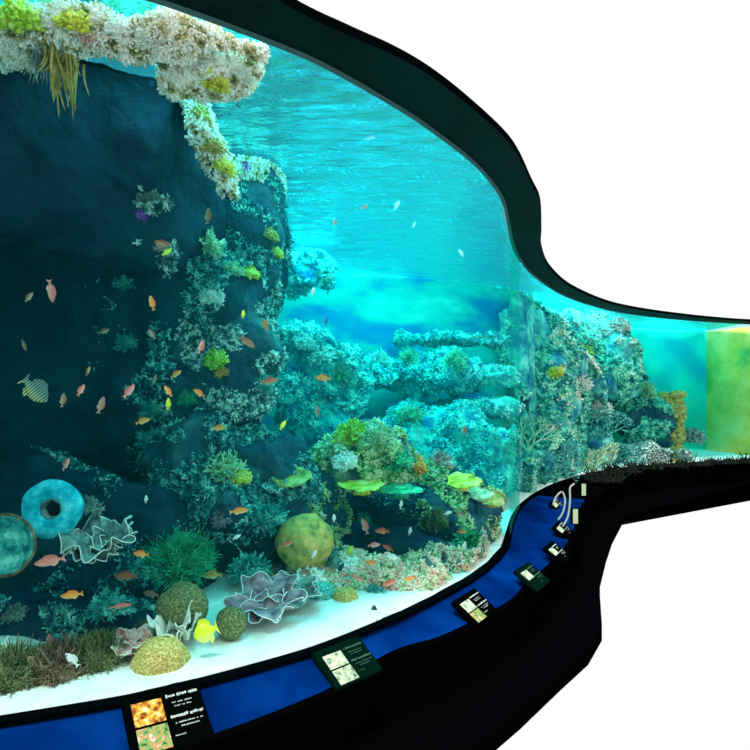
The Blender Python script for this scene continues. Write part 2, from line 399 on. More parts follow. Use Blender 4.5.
def tubes(P0, D, Ln, r0, r1, sides=5, rings=3, bend=None):
    """many tapered stems at once; returns verts, quads/tris as one list"""
    N_ = len(P0); P0 = np.asarray(P0, float); D = np.asarray(D, float)
    D = D / (np.linalg.norm(D, axis=1)[:, None] + 1e-9)
    up = np.where(np.abs(D[:, 2:3]) < .9, np.array([[0, 0, 1.]]), np.array([[1., 0, 0]]))
    U = np.cross(D, up); U /= np.linalg.norm(U, axis=1)[:, None]; W = np.cross(D, U)
    Ln = np.broadcast_to(Ln, (N_,)); r0 = np.broadcast_to(r0, (N_,)); r1 = np.broadcast_to(r1, (N_,))
    if bend is None: bend = np.zeros((N_, 3))
    V = np.empty((N_, sides * rings + 1, 3))
    for k in range(rings):
        t = k / (rings - 1) * .9
        c = P0 + D * (Ln * t)[:, None] + bend * (t * t)
        r = r0 + (r1 - r0) * t
        for s in range(sides):
            a = 2 * PI * s / sides
            V[:, k * sides + s] = c + (U * math.cos(a) + W * math.sin(a)) * r[:, None]
    V[:, -1] = P0 + D * Ln[:, None] + bend
    base = []
    for k in range(rings - 1):
        for s in range(sides):
            s2 = (s + 1) % sides
            base.append((k * sides + s, k * sides + s2, (k + 1) * sides + s2, (k + 1) * sides + s))
    tip = [((rings - 1) * sides + s, (rings - 1) * sides + (s + 1) % sides, sides * rings) for s in range(sides)]
    n = sides * rings + 1; Fc = []
    bq = np.array(base); tt = np.array(tip)
    off = (np.arange(N_) * n)
    Q = (bq[None] + off[:, None, None]).reshape(-1, 4).tolist(); T = (tt[None] + off[:, None, None]).reshape(-1, 3).tolist()
    return V.reshape(-1, 3), Q + T
def join(parts):
    Vs, Fs, n = [], [], 0
    for V, Fc in parts:
        Vs.append(np.asarray(V)); Fs += [tuple(i + n for i in f) for f in (Fc if isinstance(Fc, list) else Fc.tolist())]; n += len(V)
    return np.concatenate(Vs), Fs

def crust(rk, n, m, ln=.035, r=.009, up=.2, thr=.0, fs=3.0, seed=1, cond=None, name='coral_crust', flare=1.25):
    """sprigs growing in patches on the lit side of a rock, a part of that rock"""
    n = int(n * 2.6); ln *= .62; r *= .56; fs *= 1.5
    o, W, Fc = rk
    a, b, c, nr, ar = tri_data(W, Fc)
    ctr = (a + b + c) / 3
    toc = -ctr + np.array([0, 0, EYE]); toc /= np.linalg.norm(toc, axis=1)[:, None]
    w = ar * ((nr * toc).sum(1) > -.15) * np.clip(nr[:, 2] * .8 + .25 + up, 0, 1)
    if cond is not None: w = w * cond(ctr, nr)
    if w.sum() <= 0: return
    w = w / w.sum(); R = np.random.default_rng(seed)
    pick = R.choice(len(w), size=n * 3, p=w)
    u = R.random((n * 3, 2)); fl_ = u.sum(1) > 1; u[fl_] = 1 - u[fl_]
    pt = a[pick] + (b - a)[pick] * u[:, :1] + (c - a)[pick] * u[:, 1:]
    keep = np.array([noise.noise(Vector(p * fs + seed * 3.3)) for p in pt]) > thr
    pt, nn = pt[keep][:n], nr[pick][keep][:n]
    k = len(pt)
    if k == 0: return
    D = nn + R.normal(0, .55, (k, 3)) + np.array([0, 0, .25])
    L_ = ln * (.5 + R.random(k) * 1.1)
    V, Q = tubes(pt - nn * .01, D, L_, r * (.6 + R.random(k) * .8), r * flare * (.6 + R.random(k) * .6), 5, 3, R.normal(0, ln * .25, (k, 3)))
    ch_ = mesh(name, V - np.array(o.location), Q, M[m], o)
    ch_['kind'] = 'stuff'
    return ch_

def pxd(px, d): return (px - 375) / F * d
# 1 the great dark cliff on the left
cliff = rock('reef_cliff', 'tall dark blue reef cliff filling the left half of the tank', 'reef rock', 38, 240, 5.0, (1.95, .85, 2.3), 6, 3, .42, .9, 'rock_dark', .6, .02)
crest = rock('reef_ledge', 'pale coral covered ledge overhanging the top left below the water surface', 'reef rock', 45, 36, 2.86, (1.0, .12, .06), 6, 5, .10, 3.0, 'rock', .9)
shoulder = rock('reef_shoulder', 'whitish sunlit rock slope at the top under the soffit edge', 'reef rock', 214, 68, 3.15, (.24, .15, .17), 5, 8, .12, 2.6, 'rock_mid', .95, .35)
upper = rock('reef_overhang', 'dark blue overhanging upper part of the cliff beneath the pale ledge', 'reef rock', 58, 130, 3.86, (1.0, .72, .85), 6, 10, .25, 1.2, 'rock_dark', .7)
redge = rock('reef_spine', 'pale and ochre coral rim running down from the slope to the left of the spur', 'reef rock', 208, 142, 3.55, (.085, .14, .34), 5, 9, .08, 3.0, 'rock', .9, -.38)
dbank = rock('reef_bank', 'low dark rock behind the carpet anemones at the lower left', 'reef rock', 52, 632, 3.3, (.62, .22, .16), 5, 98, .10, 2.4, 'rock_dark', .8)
spur = rock('reef_spur', 'dark blue rounded rock spur standing out right of the cliff with pale top', 'reef rock', 236, 215, 4.75, (.34, .42, .56), 5, 11, .14, 1.6, 'rock', .75)
pillar = rock('reef_tower', 'speckled dark reef pillar below the rounded spur', 'reef rock', 222, 345, 4.7, (.42, .4, .80), 6, 13, .25, 1.6, 'rock', .75)
lower = rock('reef_bank', 'dark teal reef bank under the pillar left of the yellow boulder', 'reef rock', 225, 500, 4.45, (.62, .42, .55), 6, 17, .26, 1.7, 'rock', .8)
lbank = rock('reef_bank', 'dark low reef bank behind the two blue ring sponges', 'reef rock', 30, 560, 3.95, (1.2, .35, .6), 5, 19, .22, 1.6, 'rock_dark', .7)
lmid = rock('reef_bank', 'small dark reef rise at the foot of the cliff left of the green bush coral', 'reef rock', 120, 590, 4.0, (.42, .3, .38), 5, 23, .2, 2, 'rock', .8)
mid = rock('reef_outcrop', 'green topped coral outcrop in the middle above the dark cave', 'reef rock', 362, 462, 4.9, (.42, .35, .24), 5, 29, .2, 2.2, 'rock_mid', .85)
midr = rock('reef_outcrop', 'dark reef outcrop right of the cave carrying the yellow plate corals', 'reef rock', 455, 535, 5.5, (.46, .36, .60), 6, 31, .24, 1.7, 'rock', .75)
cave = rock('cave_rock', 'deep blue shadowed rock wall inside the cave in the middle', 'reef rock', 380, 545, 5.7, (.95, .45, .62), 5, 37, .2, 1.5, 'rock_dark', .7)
midl = rock('reef_outcrop', 'mossy reef outcrop between the yellow boulder and the green coral', 'reef rock', 305, 530, 4.8, (.34, .35, .52), 6, 41, .2, 2.2, 'rock', .85)
foot = rock('rubble_bank', 'low coral rubble bank at the edge of the white sand in the middle', 'reef rock', 370, 588, 4.2, (.66, .3, .20), 5, 43, .14, 3.0, 'rock_mid', .85)
footr = rock('rubble_bank', 'low green rubble bank at the edge of the sand near the glass bend', 'reef rock', 450, 572, 4.7, (.42, .25, .18), 5, 47, .12, 3.0, 'rock_mid', .85)
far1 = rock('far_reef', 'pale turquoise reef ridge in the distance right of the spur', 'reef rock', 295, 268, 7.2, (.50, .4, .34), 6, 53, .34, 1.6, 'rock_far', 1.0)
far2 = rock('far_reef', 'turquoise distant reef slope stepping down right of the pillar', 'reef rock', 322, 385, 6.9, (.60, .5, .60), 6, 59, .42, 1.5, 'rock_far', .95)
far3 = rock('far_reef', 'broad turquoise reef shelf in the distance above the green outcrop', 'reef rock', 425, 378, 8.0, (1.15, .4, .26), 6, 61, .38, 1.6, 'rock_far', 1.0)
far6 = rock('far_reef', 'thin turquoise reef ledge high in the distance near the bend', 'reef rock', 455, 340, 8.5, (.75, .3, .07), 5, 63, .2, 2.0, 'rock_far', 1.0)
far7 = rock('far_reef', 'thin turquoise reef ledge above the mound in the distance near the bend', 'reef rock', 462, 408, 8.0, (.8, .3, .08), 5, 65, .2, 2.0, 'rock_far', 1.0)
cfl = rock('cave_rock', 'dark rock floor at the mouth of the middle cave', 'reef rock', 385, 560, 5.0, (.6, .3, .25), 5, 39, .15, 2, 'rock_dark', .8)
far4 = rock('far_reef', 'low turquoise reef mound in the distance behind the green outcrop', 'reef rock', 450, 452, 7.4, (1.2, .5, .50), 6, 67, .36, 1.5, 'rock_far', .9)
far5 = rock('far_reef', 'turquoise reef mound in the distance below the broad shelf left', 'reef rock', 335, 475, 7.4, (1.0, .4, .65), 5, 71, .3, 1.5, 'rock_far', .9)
# beyond the bend
def slope_carve(W):
    return W
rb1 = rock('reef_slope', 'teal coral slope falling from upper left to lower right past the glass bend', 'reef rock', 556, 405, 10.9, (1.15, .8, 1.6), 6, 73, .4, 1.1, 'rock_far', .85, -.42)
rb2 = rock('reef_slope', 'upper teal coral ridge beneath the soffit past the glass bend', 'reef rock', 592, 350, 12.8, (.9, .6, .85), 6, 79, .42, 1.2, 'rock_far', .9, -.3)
rb3 = rock('reef_stack', 'blue shadowed reef stack standing left of the yellow coral tower', 'reef rock', 636, 410, 13.6, (.5, .45, 1.15), 5, 83, .32, 1.3, 'rock', .85, -.3)
rb4 = rock('rubble_bank', 'low coral bank along the sill under the yellow coral tower', 'reef rock', 640, 462, 12.5, (1.3, .3, .30), 5, 89, .18, 2.2, 'rock_mid', .8)

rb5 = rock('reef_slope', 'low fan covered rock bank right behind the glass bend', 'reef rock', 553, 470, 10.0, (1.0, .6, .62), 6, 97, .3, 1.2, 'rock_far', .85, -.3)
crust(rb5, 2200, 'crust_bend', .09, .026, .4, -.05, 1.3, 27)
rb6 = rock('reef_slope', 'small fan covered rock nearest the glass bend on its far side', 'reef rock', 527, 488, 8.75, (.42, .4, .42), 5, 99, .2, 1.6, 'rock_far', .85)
crust(rb6, 1200, 'crust_bend', .07, .02, .4, -.1, 2, 47)
crust(dbank, 900, 'crust_teal', .04, .008, .3, .05, 3, 48)
crust(cliff, 5200, 'crust_teal', .05, .012, .25, .12, 1.5, 1, cond=lambda c, n: (c[:, 0] > pxd(105, 4.5)) * (c[:, 2] < 3.2) * np.clip((c[:, 0] + 1.95) * 1.2, .02, 1))
crust(crest, 8500, 'crust_white', .045, .010, .9, -.8, 3, 2)
crust(shoulder, 4500, 'crust_white', .040, .012, .9, -1.0, 3, 3)
crust(upper, 700, 'crust_pale', .05, .008, .5, -.1, 2.5, 34, cond=lambda c, n: (np.abs(375 + c[:, 0] / c[:, 1] * F - 155) < 18) * (c[:, 2] < 2.95))
crust(redge, 1500, 'crust_white', .045, .012, .4, -.3, 3, 33)
crust(spur, 2200, 'crust_white', .045, .012, .1, -.2, 3, 4, cond=lambda c, n: c[:, 2] > 3.35)
crust(spur, 500, 'crust_teal', .04, .010, .3, .1, 3, 5)
crust(pillar, 5200, 'crust_pale', .04, .010, .4, .05, 2.6, 6)
crust(lower, 4200, 'crust_teal', .045, .010, .4, .0, 2.6, 7)
crust(lbank, 1300, 'crust_teal', .04, .009, .2, .15, 2.5, 8)
crust(lmid, 1500, 'crust_teal', .05, .009, .4, .0, 3, 9)
crust(mid, 3500, 'crust_green', .05, .013, .4, -.1, 3, 10)
crust(midr, 2600, 'crust_green', .045, .011, .1, .0, 3, 11)
crust(midl, 1800, 'crust_green', .045, .011, .3, -.05, 3, 12)
crust(cave, 500, 'crust_teal', .04, .010, .1, .1, 3, 13)
crust(foot, 3600, 'crust_rubble', .045, .013, .5, -.2, 4, 14)
crust(footr, 1500, 'crust_rubble', .045, .013, .5, -.2, 4, 15)
crust(far1, 1500, 'crust_far', .07, .018, .3, -.1, 2, 16)
crust(far2, 3200, 'crust_far', .06, .018, .3, -.1, 2, 17)
crust(far3, 2000, 'crust_far', .06, .02, .4, -.1, 2, 18)
crust(far6, 1000, 'crust_far', .05, .018, .5, -.1, 2, 38)
crust(far7, 1000, 'crust_far', .05, .018, .5, -.1, 2, 37)
crust(far4, 2000, 'crust_far', .05, .018, .3, -.1, 2, 19)
crust(far5, 1200, 'crust_far', .05, .018, .3, -.1, 2, 20)
crust(rb1, 3600, 'crust_bend', .11, .03, .4, -.1, 1.3, 21)
crust(rb2, 3600, 'crust_bend', .12, .032, .6, .0, 1.3, 22)
crust(rb2, 1800, 'crust_white', .12, .032, .6, .0, 1.3, 42, cond=lambda c, n: c[:, 2] > 2.9)
crust(rb1, 700, 'crust_white', .11, .03, .6, .0, 1.3, 43, cond=lambda c, n: n[:, 2] > .3)
crust(rb3, 1500, 'crust_bend', .10, .03, .4, -.1, 1.3, 23)
crust(rb4, 2200, 'crust_pale', .09, .026, .6, -.2, 1.6, 24)

BV = [BVHTree.FromPolygons([Vector(v) for v in W], Fc.tolist()) for _, W, Fc in ROCKS] + [bvh_sand]
CAM = Vector((0, 0, EYE))
def hit(px, py):
    d = (P(px, py, 10) - CAM).normalized(); best = None
    for b_ in BV:
        loc, nr, _i, dist = b_.ray_cast(CAM, d, 40)
        if loc is not None and (best is None or dist < best[2]): best = (loc, nr if nr.dot(d) < 0 else -nr, dist)
    return best

# ------------------------------------------------------------------ corals (built at unit radius 1, z up, base at 0)
def sph_dirs(n, R, zmin=0.0):
    k = np.arange(n) + .5
    z = 1 - (1 - zmin) * k / n; a = k * 2.399963 + R.random() * 6
    r = np.sqrt(np.clip(1 - z * z, 0, 1))
    return np.stack([r * np.cos(a), r * np.sin(a), z], 1)
def dome(R, sx=1, sz=1, sub=4, amp=.08, fs=2.5, seed=0, cut=-.15):
    V0, Fc = ico(sub); V = V0.copy()
    h = np.array([noise.fractal(Vector(v * fs + seed * 2.1), 1, 2, 4) for v in V0])
    V = V * (1 + amp * h)[:, None] * R * np.array([sx, sx, sz])
    V[:, 2] = np.maximum(V[:, 2], cut * R)
    return V, Fc
def g_bush(R, n=60, thick=.035, seed=0):
    D = sph_dirs(n, R, -.05) + R.normal(0, .15, (n, 3)); D /= np.linalg.norm(D, axis=1)[:, None]
    L_ = .75 + R.random(n) * .3
    a = tubes(np.zeros((n, 3)), D, L_, thick * 1.7, thick, 6, 4, R.normal(0, .08, (n, 3)))
    parts = [a]
    for t in (.4, .6, .78):
        m_ = n * 2; i = np.tile(np.arange(n), 2)
        D2 = D[i] + R.normal(0, .6, (m_, 3)); st = D[i] * (L_[i] * t)[:, None]
        parts.append(tubes(st, D2, .22 + R.random(m_) * .16, thick, thick * .75, 5, 3))
    return join(parts)
def g_cauli(R, n=150, k=.085, sz=.8):
    D = sph_dirs(n, R, -.1); s = np.array([1, 1, sz])
    lump = np.array([noise.noise(Vector(d * 2.3 + R.random() * 0)) for d in D]) * .3
    st = D * s * (.60 + lump)[:, None]
    a = tubes(st, D + R.normal(0, .3, (n, 3)), .22 + R.random(n) * .2, k * .8, k * 1.15, 6, 3)
    b = dome(.72, 1, sz, 3, .25, 2.3)
    return join([a, (b[0], b[1])])
def g_mound(R, sz=.8):
    return dome(1, 1, sz, 5, .10, 1.8, R.random() * 9, -.2)
def g_ball(R):
    return dome(1, 1, 1, 5, .09, 1.6, R.random() * 9, -1.2)
def g_plate(R, tilt=.1, th=.07, ruf=.05):
    n, m_ = 48, 12; V = []; Fc = []
    ph = R.random() * 6
    for side in (0, 1):
        for j in range(m_ + 1):
            t = j / m_
            for i in range(n):
                a = 2 * PI * i / n
                r = t * (1 + .10 * math.sin(3 * a + ph) + .05 * math.sin(7 * a + ph * 2))
                z = .12 * t * t + ruf * t ** 3 * math.sin(9 * a + ph) + (.03 * noise.noise(Vector((r * math.cos(a) * 4, r * math.sin(a) * 4, ph))))
                z -= side * th * (1 - .5 * t)
                V.append((r * math.cos(a), r * math.sin(a), z + .35))
    o = (m_ + 1) * n
    for s in (0, 1):
        for j in range(m_):
            for i in range(n):
                q = [s * o + j * n + i, s * o + j * n + (i + 1) % n, s * o + (j + 1) * n + (i + 1) % n, s * o + (j + 1) * n + i]
                Fc.append(tuple(q if s == 0 else q[::-1]))
    for i in range(n):
        Fc.append((m_ * n + i, m_ * n + (i + 1) % n, o + m_ * n + (i + 1) % n, o + m_ * n + i))
    st = tubes([(0, 0, -.3)], [(0, 0, 1)], .65, .4, .22, 10, 4)
    return join([(np.array(V), Fc), st])
def g_ruffle(R, lobes=5, h=.9, turns=1.0, open_=.75, th=.02):
    """a cup of thin folded coral leaf; also returns the line of its rim"""
    n, m_ = 140, 12; V = []; rim = []
    ph = R.random() * 6
    for side in (0, 1):
        for j in range(m_ + 1):
            t = j / m_
            for i in range(n):
                a = 2 * PI * i / n
                w = math.sin(lobes * a + ph) * .7 + math.sin((lobes * 2 + 1) * a + ph * 1.7) * .4
                r = .18 + open_ * t ** 1.3 + .22 * w * t ** 1.5 - side * th
                z = h * t * (1 - .25 * t) + .16 * t * t * math.sin(lobes * a + ph + 1.5) + .08 * t * t * math.sin(11 * a)
                aa = a + .10 * t * math.sin(7 * a + ph)
                V.append((r * math.cos(aa), r * math.sin(aa), z))
                if j == m_ and side == 0: rim.append(V[-1])
    o = (m_ + 1) * n; Fc = []
    for s in (0, 1):
        for j in range(m_):
            for i in range(n):
                q = [s * o + j * n + i, s * o + j * n + (i + 1) % n, s * o + (j + 1) * n + (i + 1) % n, s * o + (j + 1) * n + i]
                Fc.append(tuple(q if s == 0 else q[::-1]))
    for i in range(n):
        Fc.append((m_ * n + i, m_ * n + (i + 1) % n, o + m_ * n + (i + 1) % n, o + m_ * n + i))
    return np.array(V), Fc, rim
def tube_line(pts, r, sides=6, closed=False):
    pts = [Vector(p) for p in pts]; n = len(pts); V = []; Fc = []
    for i, p in enumerate(pts):
        a = pts[(i - 1) % n] if closed or i > 0 else p; b = pts[(i + 1) % n] if closed or i < n - 1 else p
        t = (b - a).normalized(); u = t.cross(Vector((0, 0, 1)))
        if u.length < .1: u = t.cross(Vector((1, 0, 0)))
        u.normalize(); w = t.cross(u)
        for s in range(sides):
            q = 2 * PI * s / sides; V.append(p + (u * math.cos(q) + w * math.sin(q)) * r)
    for i in range(n if closed else n - 1):
        for s in range(sides):
            j = (i + 1) % n; s2 = (s + 1) % sides
            Fc.append((i * sides + s, i * sides + s2, j * sides + s2, j * sides + s))
    if not closed: Fc += [tuple(range(sides))[::-1], tuple((n - 1) * sides + s for s in range(sides))]
    return np.array([tuple(v) for v in V]), Fc
def g_anem(R, n=2200, ln=.11):
    D = sph_dirs(n, R, .0)
    st = D * np.array([.7, .7, .45])
    a = tubes(st, D + R.normal(0, .35, (n, 3)) + np.array([0, 0, .3]), ln * (.6 + R.random(n) * .6), (.022), .014, 4, 4, R.normal(0, .14, (n, 3)))
    return join([a, dome(.72, 1, .6, 3, .1, 2)])
def g_fan(R):
    """flat branching sea fan in the xz plane"""
    segs = []
    def grow(p, ang, L_, r, dep):
        q = (p[0] + math.sin(ang) * L_, R.normal(0, .03), p[2] + math.cos(ang) * L_)
        segs.append((p, q, r))
        if dep > 0:
            for s in (-1, 1) if R.random() < .85 else (0.3,):
                grow(q, ang + s * (.25 + R.random() * .3), L_ * .82, r * .78, dep - 1)
    for a in (-.6, 0, .6): grow((0, 0, 0), a, .28, .04, 6)
    p = np.array([s[0] for s in segs]); q = np.array([s[1] for s in segs]); r = np.array([s[2] for s in segs])
    return tubes(p, q - p, np.linalg.norm(q - p, axis=1) * 1.1, r, r * .8, 4, 2)
def g_hang(R, n=40):
    st = np.stack([R.normal(0, .25, n), R.normal(0, .15, n), R.random(n) * -.1], 1)
    return tubes(st, np.stack([R.normal(0, .12, n), R.normal(0, .1, n), -np.ones(n)], 1), .5 + R.random(n) * 1.2, .05, .015, 5, 6, R.normal(0, .15, (n, 3)))
def g_fingers(R, n=16):
    p = R.normal(0, .3, (n, 3)); p[:, 2] = 0
    return tubes(p, np.stack([p[:, 0] * .8, p[:, 1] * .8, np.ones(n)], 1) + R.normal(0, .15, (n, 3)), .6 + R.random(n) * .5, .11, .13, 8, 5)
def g_tower(R):
    """stack of knobbly cups, wider near the top"""
    parts = []
    for k in range(13):
        t = k / 12; z = .1 + t * 1.75; w = .12 + .16 * t
        cx = .25 * t + .05 * math.sin(k * 1.3)
        for q in range(6):
            a = q * PI / 3 + k * .5; V0, F0 = ico(2)
            rr = .11 + .05 * t + R.random() * .03
            parts.append((V0 * rr * np.array([1, 1, .7]) + np.array([cx + math.cos(a) * w, math.sin(a) * w, z + R.normal(0, .03)]), F0))
    parts.append(tubes([(0, 0, -.1)], [(.12, 0, 1)], 1.95, .2, .22, 8, 6))
    return join(parts)

KEYS = dict(ball=g_ball, bush=g_bush, cauli=g_cauli, mound=g_mound, plate=g_plate, anem=g_anem, fan=g_fan, hang=g_hang, fingers=g_fingers, tower=g_tower)
# coral placing
def coral(kind, px, py, rp, col, name, label, group=None, sq=1.0, d=None, tilt=0.0, seed=None, up=.6, cat='coral', wide=1.0, **kw):
    """kind of coral whose foot is on whatever rock or sand is seen at px, py"""
    if d is None:
        h = hit(px, py)
        if h is None: return None
        loc, nr = h[0], h[1]
    else:
        loc, nr = P(px, py, d), Vector((0, 0, 1))
    r = rp * loc.y / F
    R = np.random.default_rng(seed if seed is not None else int(px * 31 + py * 7))
    z = (nr * (1 - up) + Vector((0, 0, 1)) * up).normalized() if kind != 'hang' else Vector((0, 0, 1))
    if tilt: z = (z + Vector((0, -tilt, 0))).normalized()
    rot = z.to_track_quat('Z', 'Y').to_matrix().to_4x4() @ Matrix.Rotation(R.random() * 6 if kind not in ('fan',) else 0, 4, 'Z')
    mm = M[('b_' if kind in ('mound', 'ball') and col != 'amber' else 'c_') + col]
    S = Matrix.Diagonal((r * wide, r * wide, r * sq, 1))
    if kind == 'ruffle':
        ws_, rims = [], []
        base_open = kw.pop('open_', .75); lb = kw.pop('lobes', 5)
        for q, (sc_, ox, oy, hh) in enumerate([(1.0, 0, 0, .75), (.62, .38, .10, .95), (.55, -.42, -.05, .9), (.42, .05, -.35, .7)]):
            v_, f_, rm = g_ruffle(R, lobes=lb + q % 2, open_=base_open, h=hh, **kw)
            o_ = np.array([ox, oy, 0]); ws_.append((v_ * sc_ + o_, f_)); rims.append([np.array(p_) * sc_ + o_ for p_ in rm])
        V, Fc = join(ws_)
        T = np.array(rot.to_3x3() @ S.to_3x3())
        o = mesh(name, V @ T.T, Fc, mm); o.location = loc - z * r * .05
        rv, rf = join([tube_line(rm, .016, 5, True) for rm in rims])
        c = mesh('rim', rv @ T.T, rf, M['rimwhite'], o); c['label'] = 'pale growing rim of the coral'
    else:
        V, Fc = KEYS[kind](R, **kw)
        T = np.array(rot.to_3x3() @ S.to_3x3())
        o = mesh(name, np.asarray(V) @ T.T, Fc, mm); o.location = loc - z * r * .08
    tag(o, label, cat, group)
    return o

